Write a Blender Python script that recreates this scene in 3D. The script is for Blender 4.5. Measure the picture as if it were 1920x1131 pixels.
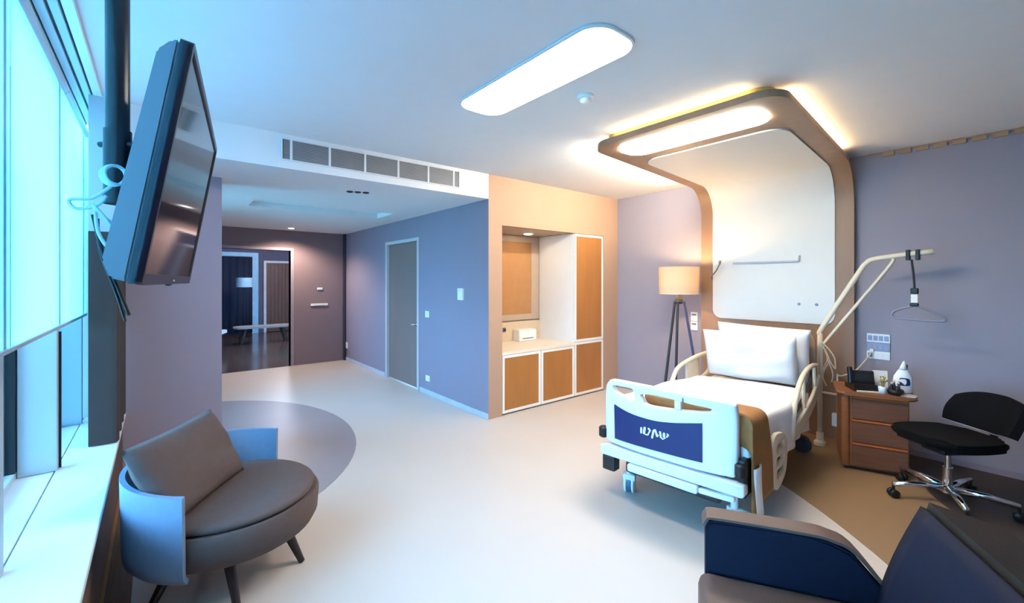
import bpy, bmesh, math, random
from mathutils import Vector, Matrix
random.seed(7)
for o in list(bpy.data.objects): bpy.data.objects.remove(o)
S = bpy.context.scene
C = S.collection
PI = math.pi
R = math.radians

# ------------------------------------------------------------------ camera
cam = bpy.data.objects.new('camera', bpy.data.cameras.new('camera'))
C.objects.link(cam)
cam.location = (0, 0, 1.57)
cam.rotation_euler = (R(90), 0, -R(39.52))
cam.data.sensor_fit = 'HORIZONTAL'
cam.data.sensor_width = 36
cam.data.lens = 806 / 1920 * 36
cam.data.shift_y = -(565.5 - 527) / 1920
cam.data.clip_start = 0.02
S.camera = cam

# ------------------------------------------------------------------ light and exposure
SKY = 20.0            # daylight outside
CEIL_LIGHT = 22.0     # ceiling light panel
CANOPY_LIGHT = 42.0  # light panel over the bed
LED = 30.0           # strips hidden behind the canopy
w = bpy.data.worlds.new('world'); S.world = w
w.use_nodes = True
nt = w.node_tree
bg = nt.nodes['Background']
tc = nt.nodes.new('ShaderNodeTexCoord')
sp = nt.nodes.new('ShaderNodeSeparateXYZ')
rp = nt.nodes.new('ShaderNodeValToRGB')
nt.links.new(tc.outputs['Generated'], sp.inputs[0])
mr = nt.nodes.new('ShaderNodeMapRange')
mr.inputs['From Min'].default_value = -1
nt.links.new(sp.outputs['Z'], mr.inputs['Value'])
nt.links.new(mr.outputs[0], rp.inputs[0])
rp.color_ramp.elements[0].position = 0.40; rp.color_ramp.elements[0].color = (0.05, 0.22, 0.32, 1)
rp.color_ramp.elements[1].position = 0.52; rp.color_ramp.elements[1].color = (0.24, 0.575, 1.0, 1)
nt.links.new(rp.outputs[0], bg.inputs['Color'])
bg.inputs['Strength'].default_value = SKY
S.view_settings.view_transform = 'Standard'
S.view_settings.look = 'None'
S.view_settings.exposure = 0.35
S.view_settings.gamma = 1.0
S.view_settings.use_curve_mapping = False
S.cycles.use_denoising = True
S.cycles.max_bounces = 10
S.cycles.diffuse_bounces = 6
S.cycles.transparent_max_bounces = 12
S.cycles.sample_clamp_indirect = 8

# ------------------------------------------------------------------ materials
def lin(c):
    return tuple(((x / 12.92) if x <= 0.04045 else ((x + 0.055) / 1.055) ** 2.4) for x in (v / 255 for v in c))

MATS = {}
def mat(name, rgb, rough=0.5, metal=0.0, var=0.06, scale=8.0, bump=0.0, bscale=60.0, spec=0.5, stretch=None):
    if name in MATS: return MATS[name]
    m = bpy.data.materials.new(name); m.use_nodes = True
    n = m.node_tree; b = n.nodes['Principled BSDF']
    b.inputs['Roughness'].default_value = rough
    b.inputs['Metallic'].default_value = metal
    b.inputs['Specular IOR Level'].default_value = spec
    c = lin(rgb)
    t = n.nodes.new('ShaderNodeTexCoord')
    mp = n.nodes.new('ShaderNodeMapping')
    if stretch: mp.inputs['Scale'].default_value = stretch
    n.links.new(t.outputs['Object'], mp.inputs[0])
    nz = n.nodes.new('ShaderNodeTexNoise'); nz.inputs['Scale'].default_value = scale; nz.inputs['Detail'].default_value = 4
    n.links.new(mp.outputs[0], nz.inputs['Vector'])
    r = n.nodes.new('ShaderNodeValToRGB')
    r.color_ramp.elements[0].position = 0.3; r.color_ramp.elements[1].position = 0.7
    r.color_ramp.elements[0].color = tuple(max(0, x * (1 - var)) for x in c) + (1,)
    r.color_ramp.elements[1].color = tuple(min(1, x * (1 + var)) for x in c) + (1,)
    n.links.new(nz.outputs['Fac'], r.inputs[0]); n.links.new(r.outputs[0], b.inputs['Base Color'])
    if bump:
        n2 = n.nodes.new('ShaderNodeTexNoise'); n2.inputs['Scale'].default_value = bscale
        n.links.new(mp.outputs[0], n2.inputs['Vector'])
        bp = n.nodes.new('ShaderNodeBump'); bp.inputs['Strength'].default_value = bump; bp.inputs['Distance'].default_value = 0.01
        n.links.new(n2.outputs['Fac'], bp.inputs['Height']); n.links.new(bp.outputs[0], b.inputs['Normal'])
    MATS[name] = m
    return m

def emit(name, rgb, strength):
    if name in MATS: return MATS[name]
    m = bpy.data.materials.new(name); m.use_nodes = True
    n = m.node_tree; n.nodes.remove(n.nodes['Principled BSDF'])
    e = n.nodes.new('ShaderNodeEmission'); e.inputs['Color'].default_value = lin(rgb) + (1,); e.inputs['Strength'].default_value = strength
    n.links.new(e.outputs[0], n.nodes['Material Output'].inputs[0])
    MATS[name] = m
    return m

def glass_mat():
    m = bpy.data.materials.new('window_glass'); m.use_nodes = True
    n = m.node_tree; n.nodes.remove(n.nodes['Principled BSDF'])
    t = n.nodes.new('ShaderNodeBsdfTransparent'); t.inputs['Color'].default_value = (0.86, 0.96, 0.98, 1)
    g = n.nodes.new('ShaderNodeBsdfGlossy'); g.inputs['Roughness'].default_value = 0.02
    fr = n.nodes.new('ShaderNodeFresnel'); fr.inputs['IOR'].default_value = 1.45
    mx = n.nodes.new('ShaderNodeMixShader')
    n.links.new(fr.outputs[0], mx.inputs[0]); n.links.new(t.outputs[0], mx.inputs[1]); n.links.new(g.outputs[0], mx.inputs[2])
    n.links.new(mx.outputs[0], n.nodes['Material Output'].inputs[0])
    return m

def translucent_mat(name, rgb, trans=0.7, rough_rgb=None):
    m = bpy.data.materials.new(name); m.use_nodes = True
    n = m.node_tree; n.nodes.remove(n.nodes['Principled BSDF'])
    t = n.nodes.new('ShaderNodeBsdfTranslucent'); t.inputs['Color'].default_value = lin(rgb) + (1,)
    d = n.nodes.new('ShaderNodeBsdfDiffuse'); d.inputs['Color'].default_value = lin(rough_rgb or rgb) + (1,)
    tx = n.nodes.new('ShaderNodeTexCoord')
    wv = n.nodes.new('ShaderNodeTexNoise'); wv.inputs['Scale'].default_value = 300
    n.links.new(tx.outputs['Object'], wv.inputs['Vector'])
    bp = n.nodes.new('ShaderNodeBump'); bp.inputs['Strength'].default_value = 0.05
    n.links.new(wv.outputs['Fac'], bp.inputs['Height']); n.links.new(bp.outputs[0], d.inputs['Normal'])
    mx = n.nodes.new('ShaderNodeMixShader'); mx.inputs[0].default_value = trans
    n.links.new(d.outputs[0], mx.inputs[1]); n.links.new(t.outputs[0], mx.inputs[2])
    n.links.new(mx.outputs[0], n.nodes['Material Output'].inputs[0])
    MATS[name] = m
    return m

M_ceil = mat('ceiling_paint', (226, 226, 226), 0.9, var=0.01)
M_mauve = mat('mauve_wall_paint', (162, 150, 164), 0.75, var=0.015, scale=3)
M_slate = mat('slate_wall_paint', (144, 133, 147), 0.7, var=0.015, scale=3)
M_plum = mat('plum_wall_paint', (132, 114, 118), 0.8, var=0.015, scale=3)
M_tan = mat('tan_wall_paint', (174, 142, 119), 0.8, var=0.02, scale=3)
M_bedwall = mat('lilac_wall_paint', (152, 146, 156), 0.75, var=0.015, scale=3)
M_floor = mat('pale_vinyl_floor', (204, 192, 181), 0.38, var=0.03, scale=1.2, bump=0.02, bscale=200)
M_greyinlay = mat('grey_vinyl_inlay', (146, 137, 140), 0.4, var=0.03, scale=2)
M_taninlay = mat('tan_vinyl_inlay', (146, 116, 84), 0.45, var=0.05, scale=2)
M_darkzone = mat('dark_floor_zone', (62, 52, 46), 0.5, var=0.08, scale=3)
M_white = mat('white_plastic', (238, 238, 236), 0.35, var=0.01)
M_whitemetal = mat('white_enamel', (236, 238, 240), 0.3, var=0.01)
M_cream = mat('cream_plastic', (226, 212, 186), 0.4, var=0.02)
M_lam = mat('white_laminate', (238, 234, 226), 0.4, var=0.01)
M_amber = mat('amber_wood_panel', (166, 110, 54), 0.5, var=0.10, scale=6, stretch=(1, 1, 0.15))
M_walnut = mat('canopy_wood', (148, 116, 90), 0.45, var=0.10, scale=7, stretch=(1, 1, 0.2))
M_gold = mat('gilded_fascia', (226, 180, 92), 0.5, var=0.05)
M_panel = mat('white_backpanel', (224, 222, 214), 0.5, var=0.01)
M_linen = mat('white_linen', (246, 246, 246), 0.85, var=0.01, bump=0.1, bscale=40)
M_blanket = mat('brown_blanket', (150, 104, 56), 0.8, var=0.08, scale=20, bump=0.2, bscale=150)
M_black = mat('black_plastic', (16, 17, 20), 0.4, var=0.1)
M_blackfab = mat('black_upholstery', (9, 9, 12), 0.85, spec=0.15, var=0.1, scale=40, bump=0.1, bscale=300)
M_rubber = mat('grey_rubber', (60, 70, 82), 0.6)
M_chrome = mat('chrome', (225, 228, 232), 0.12, 1.0, var=0.01)
M_grey = mat('grey_metal', (130, 134, 140), 0.4, 0.6)
M_dgrey = mat('dark_grey_metal', (52, 54, 58), 0.45, 0.3)
M_frame = mat('window_aluminium', (196, 204, 210), 0.35, 0.2, var=0.01)
M_fin = mat('grey_window_fin', (168, 186, 194), 0.5, 0.0, var=0.01)
M_darkgap = mat('black_window_gasket', (10, 13, 22), 0.5)
M_sill = mat('white_solid_sill', (232, 234, 234), 0.35, var=0.01)
M_darkwood = mat('dark_wood_cladding', (96, 68, 50), 0.5, var=0.25, scale=6, stretch=(8, 0.6, 8))
M_curtain = mat('charcoal_curtain', (62, 55, 53), 0.9, var=0.05, bump=0.1, bscale=200)
M_blind = translucent_mat('roller_blind_fabric', (218, 244, 250), 0.72)
M_glass = glass_mat()
M_tubfab = mat('taupe_upholstery', (90, 74, 70), 0.85, var=0.05, scale=30, bump=0.15, bscale=250)
M_tubshell = mat('slate_shell_upholstery', (112, 132, 156), 0.7, var=0.04, scale=30, bump=0.1, bscale=250)
M_navy = mat('navy_upholstery', (24, 28, 44), 0.7, spec=0.15, var=0.06, scale=30, bump=0.1, bscale=250)
M_brownleather = mat('brown_leather', (98, 76, 66), 0.55, var=0.08, scale=12, bump=0.1, bscale=120)
M_darkleather = mat('dark_brown_leather', (50, 42, 36), 0.5, spec=0.15, var=0.1, scale=12, bump=0.1, bscale=120)
M_cherry = mat('cherry_wood', (138, 82, 46), 0.4, var=0.18, scale=6, stretch=(0.7, 0.7, 9))
M_cherrydark = mat('cherry_drawer_front', (112, 72, 52), 0.4, var=0.16, scale=6, stretch=(0.7, 0.7, 9))
M_orange = mat('orange_wood_edge', (176, 92, 44), 0.35, var=0.08)
M_screen = mat('tv_screen', (8, 8, 11), 0.07, var=0.0, spec=0.35)
M_mount = mat('black_gloss_metal', (6, 9, 18), 0.3, var=0.05)
M_tvback = mat('grey_tv_casing', (128, 142, 152), 0.45, var=0.02)
M_tvbezel = mat('navy_tv_bezel', (14, 22, 40), 0.3)
M_blue = mat('royal_blue_panel', (16, 38, 92), 0.4, var=0.05, scale=3)
M_door = mat('grey_brown_door', (130, 112, 106), 0.5, var=0.05, scale=3, stretch=(1, 1, 0.2))
M_jamb = mat('pale_door_frame', (196, 190, 190), 0.5, var=0.01)
M_stone = mat('beige_backsplash', (206, 186, 158), 0.5, var=0.05, scale=25)
M_counter = mat('cream_worktop', (228, 216, 196), 0.35, var=0.03, scale=30)
M_taupe = mat('taupe_niche_lining', (176, 156, 138), 0.6, var=0.03)
M_shade = translucent_mat('lamp_shade_fabric', (206, 188, 160), 0.3, (214, 196, 170))
M_dkwood = mat('dark_stained_wood', (36, 28, 28), 0.45, var=0.15)
M_bluewood = mat('slate_stained_wood', (62, 66, 100), 0.45, var=0.1)
M_cable = mat('cream_cable', (206, 190, 168), 0.5)
M_palecable = mat('pale_blue_cable', (190, 206, 208), 0.4)
M_outlet = mat('outlet_insert', (150, 160, 190), 0.4)
M_lampe = emit('ceiling_light_diffuser', (255, 252, 246), CEIL_LIGHT)
M_canlight = emit('canopy_light_diffuser', (255, 244, 226), CANOPY_LIGHT)
M_led = emit('led_strip', (255, 226, 176), LED)
M_down = emit('downlight_lens', (255, 244, 228), 10.0)

# ------------------------------------------------------------------ helpers
def link(name, me, m, parent=None, smooth=False):
    o = bpy.data.objects.new(name, me); C.objects.link(o)
    if m: me.materials.append(m)
    if parent: o.parent = parent
    if smooth:
        for p in me.polygons: p.use_smooth = True
    return o

def obj(name, bm, m, parent=None, smooth=False, auto=None):
    bmesh.ops.recalc_face_normals(bm, faces=bm.faces)
    me = bpy.data.meshes.new(name); bm.to_mesh(me); bm.free()
    o = link(name, me, m, parent, smooth)
    if auto is not None:
        for p in me.polygons: p.use_smooth = True
        me.set_sharp_from_angle(angle=R(auto))
    return o

def tag(o, label, cat=None, group=None, kind=None):
    o['label'] = label
    if cat: o['category'] = cat
    if group: o['group'] = group
    if kind: o['kind'] = kind
    return o

def thing(name, label, cat, loc=(0, 0, 0), rz=0.0, group=None):
    o = bpy.data.objects.new(name, None); C.objects.link(o)
    o.empty_display_size = 0.1
    o.location = loc; o.rotation_euler = (0, 0, rz)
    return tag(o, label, cat, group)

def struct(name, bm, m, label=None, auto=None):
    o = obj(name, bm, m, auto=auto); o['kind'] = 'structure'
    if label: o['label'] = label
    return o

def NB(): return bmesh.new()

def box(bm, x0, x1, y0, y1, z0, z1, bev=0.0, seg=2):
    ret = bmesh.ops.create_cube(bm, size=1.0)
    vs = ret['verts']
    for v in vs:
        v.co = Vector((x0 + (v.co.x + .5) * (x1 - x0), y0 + (v.co.y + .5) * (y1 - y0), z0 + (v.co.z + .5) * (z1 - z0)))
    if bev:
        es = set(e for v in vs for e in v.link_edges)
        bmesh.ops.bevel(bm, geom=list(es), offset=bev, segments=seg, affect='EDGES', profile=0.5)
    return bm

def bx(*a, **k): return box(NB(), *a, **k)

def frame_of(t):
    t = t.normalized()
    up = Vector((0, 0, 1)) if abs(t.z) < 0.9 else Vector((1, 0, 0))
    a = t.cross(up).normalized()
    return a, t.cross(a).normalized()

def tube(bm, pts, r, n=10, closed=False, caps=True):
    pts = [Vector(p) for p in pts]
    rs = r if isinstance(r, (list, tuple)) else [r] * len(pts)
    rings = []
    pa = None
    for i, p in enumerate(pts):
        if closed:
            t = pts[(i + 1) % len(pts)] - pts[i - 1]
        else:
            t = pts[min(i + 1, len(pts) - 1)] - pts[max(i - 1, 0)]
        t.normalize()
        if pa is None:
            a, b = frame_of(t)
        else:
            a = (pa - t * pa.dot(t)).normalized(); b = t.cross(a)
        pa = a
        rings.append([bm.verts.new(p + (a * math.cos(2 * PI * k / n) + b * math.sin(2 * PI * k / n)) * rs[i]) for k in range(n)])
    m = len(rings)
    for i in range(m if closed else m - 1):
        A, B = rings[i], rings[(i + 1) % m]
        for k in range(n):
            bm.faces.new((A[k], A[(k + 1) % n], B[(k + 1) % n], B[k]))
    if caps and not closed:
        bm.faces.new(rings[0][::-1]); bm.faces.new(rings[-1])
    return bm

def tb(*a, **k): return tube(NB(), *a, **k)

def smoothpath(pts, n=6, closed=False):
    P = [Vector(p) for p in pts]; out = []
    m = len(P)
    for i in range(m if closed else m - 1):
        p0 = P[i - 1] if (closed or i > 0) else P[0]
        p1 = P[i]; p2 = P[(i + 1) % m]
        p3 = P[(i + 2) % m] if (closed or i + 2 < m) else P[-1]
        for k in range(n):
            t = k / n
            out.append(0.5 * ((2 * p1) + (p2 - p0) * t + (2 * p0 - 5 * p1 + 4 * p2 - p3) * t * t + (3 * p1 - p0 - 3 * p2 + p3) * t ** 3))
    if not closed: out.append(P[-1])
    return out

def lathe(bm, prof, n=24, c=(0, 0, 0)):
    rings = []
    for r, z in prof:
        if r < 1e-5: rings.append([bm.verts.new((c[0], c[1], c[2] + z))])
        else: rings.append([bm.verts.new((c[0] + r * math.cos(2 * PI * k / n), c[1] + r * math.sin(2 * PI * k / n), c[2] + z)) for k in range(n)])
    for A, B in zip(rings, rings[1:]):
        for k in range(n):
            q = [A[k % len(A)], A[(k + 1) % len(A)], B[(k + 1) % len(B)], B[k % len(B)]]
            u = []
            for v in q:
                if v not in u: u.append(v)
            if len(u) >= 3: bm.faces.new(u)
    return bm

def prism(bm, outline, z0, z1, axes='xyz'):
    """outline of 2D points extruded along the third axis"""
    def mk(a, b, c):
        d = dict(zip(axes, (a, b, c))); return (d['x'], d['y'], d['z'])
    A = [bm.verts.new(mk(p[0], p[1], z0)) for p in outline]
    B = [bm.verts.new(mk(p[0], p[1], z1)) for p in outline]
    bm.faces.new(A[::-1]); bm.faces.new(B)
    n = len(A)
    for i in range(n): bm.faces.new((A[i], A[(i + 1) % n], B[(i + 1) % n], B[i]))
    return bm

def rrect(x0, x1, y0, y1, r, n=6):
    rr = r if isinstance(r, (list, tuple)) else [r] * 4
    out = []
    for (cx, cy, a0), q in zip([(x0, y0, 180), (x1, y0, 270), (x1, y1, 0), (x0, y1, 90)], rr):
        ax = cx + q * (1 if cx == x0 else -1); ay = cy + q * (1 if cy == y0 else -1)
        for k in range(n + 1):
            a = R(a0 + 90 * k / n); out.append((ax + q * math.cos(a), ay + q * math.sin(a)))
    return out

def holed(outline, holes, depth, bevel=0.0):
    """2D plate with holes: mesh in XY, thickness depth along Z"""
    cu = bpy.data.curves.new('tmp', 'CURVE'); cu.dimensions = '2D'; cu.fill_mode = 'BOTH'
    cu.extrude = depth / 2 - bevel; cu.bevel_depth = bevel; cu.bevel_resolution = 1; cu.offset = -bevel
    for pts in [outline] + holes:
        s = cu.splines.new('POLY'); s.points.add(len(pts) - 1); s.use_cyclic_u = True
        for p, q in zip(s.points, pts): p.co = (q[0], q[1], 0, 1)
    o = bpy.data.objects.new('tmp', cu); C.objects.link(o)
    dg = bpy.context.evaluated_depsgraph_get()
    me = bpy.data.meshes.new_from_object(o.evaluated_get(dg))
    bm = NB(); bm.from_mesh(me)
    bpy.data.objects.remove(o); bpy.data.curves.remove(cu); bpy.data.meshes.remove(me)
    bmesh.ops.remove_doubles(bm, verts=bm.verts, dist=1e-5)
    return bm

def slice_x(bm, xs, axis=(1, 0, 0)):
    for x in xs:
        bmesh.ops.bisect_plane(bm, geom=bm.verts[:] + bm.edges[:] + bm.faces[:], plane_co=Vector(axis) * x, plane_no=axis)
    return bm

def grid_solid(nu, nv, f, th, g=None):
    """closed thick sheet: f(i,j)->point, g(i,j)->offset vector (length th)"""
    bm = NB()
    P = [[Vector(f(i / nu, j / nv)) for j in range(nv + 1)] for i in range(nu + 1)]
    def nrm(i, j):
        a = P[min(i + 1, nu)][j] - P[max(i - 1, 0)][j]; b = P[i][min(j + 1, nv)] - P[i][max(j - 1, 0)]
        n = a.cross(b)
        return n.normalized() if n.length > 1e-12 else Vector((0, 0, 1))
    A = [[bm.verts.new(P[i][j]) for j in range(nv + 1)] for i in range(nu + 1)]
    B = [[bm.verts.new(P[i][j] - nrm(i, j) * th) for j in range(nv + 1)] for i in range(nu + 1)]
    for i in range(nu):
        for j in range(nv):
            bm.faces.new((A[i][j], A[i + 1][j], A[i + 1][j + 1], A[i][j + 1]))
            bm.faces.new((B[i][j], B[i][j + 1], B[i + 1][j + 1], B[i + 1][j]))
    for i in range(nu):
        bm.faces.new((A[i][0], B[i][0], B[i + 1][0], A[i + 1][0])); bm.faces.new((A[i][nv], A[i + 1][nv], B[i + 1][nv], B[i][nv]))
    for j in range(nv):
        bm.faces.new((A[0][j], A[0][j + 1], B[0][j + 1], B[0][j])); bm.faces.new((A[nu][j], B[nu][j], B[nu][j + 1], A[nu][j + 1]))
    return bm

def pillow_bm(w, h, t, nu=20, nv=16, seed=0, corner=0.05):
    """soft cushion standing in XZ (width x, height z), thickness along y"""
    rnd = random.Random(seed); ph = [rnd.uniform(0, 6.28) for _ in range(6)]
    bm = NB(); front, back = [], []
    for s, L in ((-1, front), (1, back)):
        for i in range(nu + 1):
            row = []
            for j in range(nv + 1):
                u = -1 + 2 * i / nu; v = -1 + 2 * j / nv
                e = max(0.0, (1 - u ** 4) * (1 - v ** 4)) ** 0.5
                px = u * w / 2 * (1 - corner * (1 - abs(v) ** 2) * abs(u) ** 3)
                pz = h / 2 + v * h / 2 * (1 - corner * (1 - abs(u) ** 2) * abs(v) ** 3)
                wob = 0.06 * t * (math.sin(5 * u + ph[0]) * math.cos(4 * v + ph[1]) + math.sin(9 * v + 3 * u + ph[2]) * 0.5)
                edge = (i in (0, nu) or j in (0, nv))
                if edge and s == 1: row.append(front[i][j])
                else: row.append(bm.verts.new((px, s * (t / 2 * e) + (0 if edge else wob * e), pz)))
            L.append(row)
    for L, fl in ((front, False), (back, True)):
        for i in range(nu):
            for j in range(nv):
                q = [L[i][j], L[i + 1][j], L[i + 1][j + 1], L[i][j + 1]]
                bm.faces.new(q[::-1] if fl else q)
    return bm

def xf(bm, loc=(0, 0, 0), rot=(0, 0, 0)):
    m = Matrix.Translation(loc)
    for ax, a in zip('XYZ', rot):
        pass
    m = m @ Matrix.Rotation(rot[2], 4, 'Z') @ Matrix.Rotation(rot[1], 4, 'Y') @ Matrix.Rotation(rot[0], 4, 'X')
    bmesh.ops.transform(bm, matrix=m, verts=bm.verts)
    return bm

def spotlight(name, loc, power, rgb, angle=150, r=0.06):
    l = bpy.data.lights.new(name, 'SPOT'); l.energy = power; l.color = lin(rgb); l.shadow_soft_size = r; l.spot_size = R(angle); l.spot_blend = 0.6
    o = bpy.data.objects.new(name, l); C.objects.link(o); o.location = loc
    return o
def ptlight(name, loc, power, rgb, r=0.05, parent=None):
    l = bpy.data.lights.new(name, 'POINT'); l.energy = power; l.color = lin(rgb); l.shadow_soft_size = r
    o = bpy.data.objects.new(name, l); C.objects.link(o); o.location = loc
    if parent: o.parent = parent
    return o

# ================================================================== SETTING
XB, YF, YC, XW, ZC, ZL = 2.89, 8.73, 3.92, 5.26, 2.78, 2.5
YB = -1.7   # wall behind
struct('floor', bx(-0.75, 5.45, YB - .1, YF, -0.1, 0), M_floor, 'pale beige sheet vinyl floor of the ward room')
# main ceiling
struct('ceiling', bx(-0.75, 5.45, YB - .1, YC, ZC, ZC + .12), M_ceil, 'smooth white ceiling of the ward room')
# lowered ceiling over the entrance with a slot recess in it
bm = NB()
rx0, rx1, ry0, ry1 = 0.86, 2.52, 5.62, 6.2
box(bm, -0.3, XB, YC, ry0, ZL, ZC + .12); box(bm, -0.3, XB, ry1, YF + .1, ZL, ZC + .12)
box(bm, -0.3, rx0, ry0, ry1, ZL, ZC + .12); box(bm, rx1, XB, ry0, ry1, ZL, ZC + .12)
box(bm, rx0, rx1, ry0, ry1, ZL + .07, ZC + .12)
struct('ceiling', bm, M_ceil, 'lowered white ceiling over the entrance with a shallow slot')
# bed wall
struct('wall_right', bx(XW, XW + .1, YB, YC + .9, 0, ZC), M_bedwall, 'lilac grey wall behind the bed')
# slate wall with the door
dy0, dy1, dz = 5.62, 6.72, 2.18
bm = NB()
box(bm, XB, XB + .1, YC + .004, dy0, 0, ZL); box(bm, XB, XB + .1, dy1, YF, 0, ZL); box(bm, XB, XB + .1, dy0, dy1, dz, ZL)
struct('wall_side', bm, M_slate, 'slate blue side wall of the entrance holding the grey door')
# tan wall with the fitted cabinets niche
nx0, nx1, nz = 3.085, 4.94, 2.215
bm = NB()
box(bm, XB + .002, nx0, YC, YC + .1, 0, ZC); box(bm, nx1, XW, YC, YC + .1, 0, ZC); box(bm, nx0, nx1, YC, YC + .1, nz, ZC)
struct('wall_back', bm, M_tan, 'tan wall around the fitted cabinets')
bm = NB()
box(bm, nx0 - .06, XW, YC + .72, YC + .8, 0, nz + .1); box(bm, XB + .1, nx0 - .0, YC + .1, YC + .8, 0, nz + .1); box(bm, nx0, nx1, YC + .1, YC + .8, nz, nz + .08)
struct('wall_niche', bm, M_taupe, 'taupe lining of the washing niche')
# far wall with opening
ox0, ox1, oz = 0.52, 1.90, 2.13
bm = NB()
box(bm, -0.3, ox0, YF, YF + .15, 0, ZC); box(bm, ox1, XB + .1, YF, YF + .15, 0, ZC); box(bm, ox0, ox1, YF, YF + .15, oz, ZC)
struct('wall_far', bm, M_plum, 'plum brown far wall beside the lounge opening')
# pier at the end of the window
struct('wall_pier', bx(-0.62, 0.448, 4.65, 4.95, 0, ZC), M_mauve, 'mauve pier between window and entrance')
# entrance window side behind the pier: sill wall, window, head
bm = NB()
box(bm, -0.62, -0.3, 4.95, YF, 0, 0.5); box(bm, -0.62, -0.3, 6.5, YF, 0.5, ZC); box(bm, -0.62, -0.3, 4.95, 6.5, 2.45, ZC)
struct('wall_entrance', bm, M_mauve, 'mauve wall under the entrance window behind the pier')
bm = NB()
for y in (4.97, 6.44): box(bm, -0.55, -0.48, y, y + .05, 0.5, 2.45)
box(bm, -0.55, -0.48, 5.02, 6.44, 0.5, 0.55); box(bm, -0.55, -0.48, 5.02, 6.44, 2.40, 2.45)
w2 = struct('window_2', bm, M_frame, 'entrance window hidden behind the pier')
for y0, y1 in ((5.02, 6.44),): obj('pane', bx(-0.52, -0.512, y0, y1, 0.55, 2.40), M_glass, w2)
# wall behind the camera, and the solid bits of the window wall
struct('wall_front', bx(-0.62, XW + .1, YB - .1, YB, 0, ZC), M_bedwall, 'lilac wall opposite the entrance')
bm = NB()
box(bm, -0.62, -0.215, YB, 4.65, 0, 0.49); box(bm, -0.62, -0.215, YB, -0.1, 0.49, ZC)
struct('wall_left', bm, M_darkwood, 'dark wood clad wall under the window sill')
# sill
struct('trim_1', bx(-0.435, -0.195, -0.1, 4.65, 0.49, 0.52, bev=.004), M_sill, 'white inner window sill')
struct('trim_2', bx(-0.62, -0.442, -0.1, 4.65, 0.49, 0.516), M_sill, 'white outer window ledge beyond the joint')
# window
bm = NB()
box(bm, -0.64, -0.58, -0.1, 4.65, 0.516, 0.55); box(bm, -0.64, -0.58, -0.1, 4.65, 2.70, ZC)
win = struct('window_1', bm, M_frame, 'wide window along the side of the room with blinds half down')
ys = [-0.06, 1.20, 2.32, 3.44, 4.45]
for i, y in enumerate(ys):
    obj('window_fin', bx(-0.577, -0.428, y, y + .045, 0.518, 2.70, bev=.003), M_fin, win)
    obj('window_gasket', bx(-0.62, -0.58, y - .02, y + .06, 0.55, 2.70), M_darkgap, win)
    if 3 < y < 4: obj('window_gasket', bx(-0.432, -0.418, y + .0455, y + .056, 0.518, 1.285), M_darkgap, win)
for a, b in zip(ys, ys[1:] + [4.65]):
    if b - a > .3: obj('pane', bx(-0.604, -0.598, a + .06, b - .02, 0.55, 2.70), M_glass, win)
obj('pane', bx(-0.604, -0.598, 4.51, 4.65, 0.55, 2.70), M_glass, win)
# white jamb lining at the window end
struct('trim_3', bx(-0.577, -0.345, 4.628, 4.648, 0.52, ZC - .03), M_sill, 'white lining at the end of the window')
# baseboards
struct('baseboard_side', (lambda b: (box(b, XB - .012, XB, YC + .0, dy0 - .06, 0, .065, bev=.003), box(b, XB - .012, XB, dy1 + .06, YF - .012, 0, .065, bev=.003), b)[2])(NB()), mat('pale_skirting', (190, 194, 206), 0.4), 'pale skirting along the slate wall')
struct('baseboard_left', bx(-0.2148, -0.203, YB + .02, 4.64, 0.0036, .03), mat('honey_skirting', (150, 108, 64), .45), 'slim honey brown skirting under the window wall')
struct('baseboard_far', bx(ox1 + .06, XB, YF - .012, YF, 0, .03), M_plum, 'low plum skirting along the far wall')
struct('baseboard_right', bx(XW - .012, XW, YB, 1.0, 0, .05), M_slate, 'slim skirting along the bed wall')
# slim toothed strip along the bed wall: LED glow line put into tan colour
bm = NB()
for k in range(11):
    y = 0.90 - k * .115
    box(bm, XW - .022, XW - .001, y - .085, y, ZC - .045, ZC - .008, bev=.003)
box(bm, XW - .014, XW - .001, -0.35, 1.0, ZC - .012, ZC - .001)
struct('trim_4', bm, mat('glow_line_tan', (176, 138, 106), 0.6), 'slim toothed tan strip painting the glow line on the bed wall beside the canopy')

# vinyl inlays and dark zones laid flush on the floor
def inlay(outline, m, label, z=0.002):
    return struct('floor_zone', prism(NB(), outline, 0.0002, z), m, label)
pts = [(0.10 + 1.52 * math.cos(2 * PI * k / 72), 4.95 + 1.90 * math.sin(2 * PI * k / 72)) for k in range(72)]
cl = [(max(x, -0.214), y) for x, y in pts]
inlay(cl, M_greyinlay, 'grey oval vinyl inlay in front of the pier')
edge = smoothpath([(4.2, 2.2, 0), (3.98, 1.72, 0), (3.732, 1.261, 0), (3.568, 1.028, 0), (3.419, .841, 0), (3.257, .661, 0), (3.095, .496, 0), (2.6, 0.05, 0), (2.0, -.4, 0)], 5)
inlay([(p.x, p.y) for p in edge] + [(2.0, -1.6), (5.25, -1.6), (5.25, 2.2)], M_taninlay, 'tan vinyl inlay between bed and bed wall')
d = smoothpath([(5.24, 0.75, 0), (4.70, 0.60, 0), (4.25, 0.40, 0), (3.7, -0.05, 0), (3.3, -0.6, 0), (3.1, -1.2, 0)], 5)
inlay([(p.x, p.y) for p in d] + [(3.0, -1.55), (5.24, -1.55)], M_darkzone, 'dark brown zone of floor under the office chair', 0.0035)  # darker brown zone of floor around the chair base
inlay([(-0.213, YB + .02), (-0.10, YB + .02), (-0.10, 4.0), (-0.213, 4.0)], M_darkwood, 'dark strip of floor under the window wall', 0.0035)  # darker strip of floor, drawn with the cladding material

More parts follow.
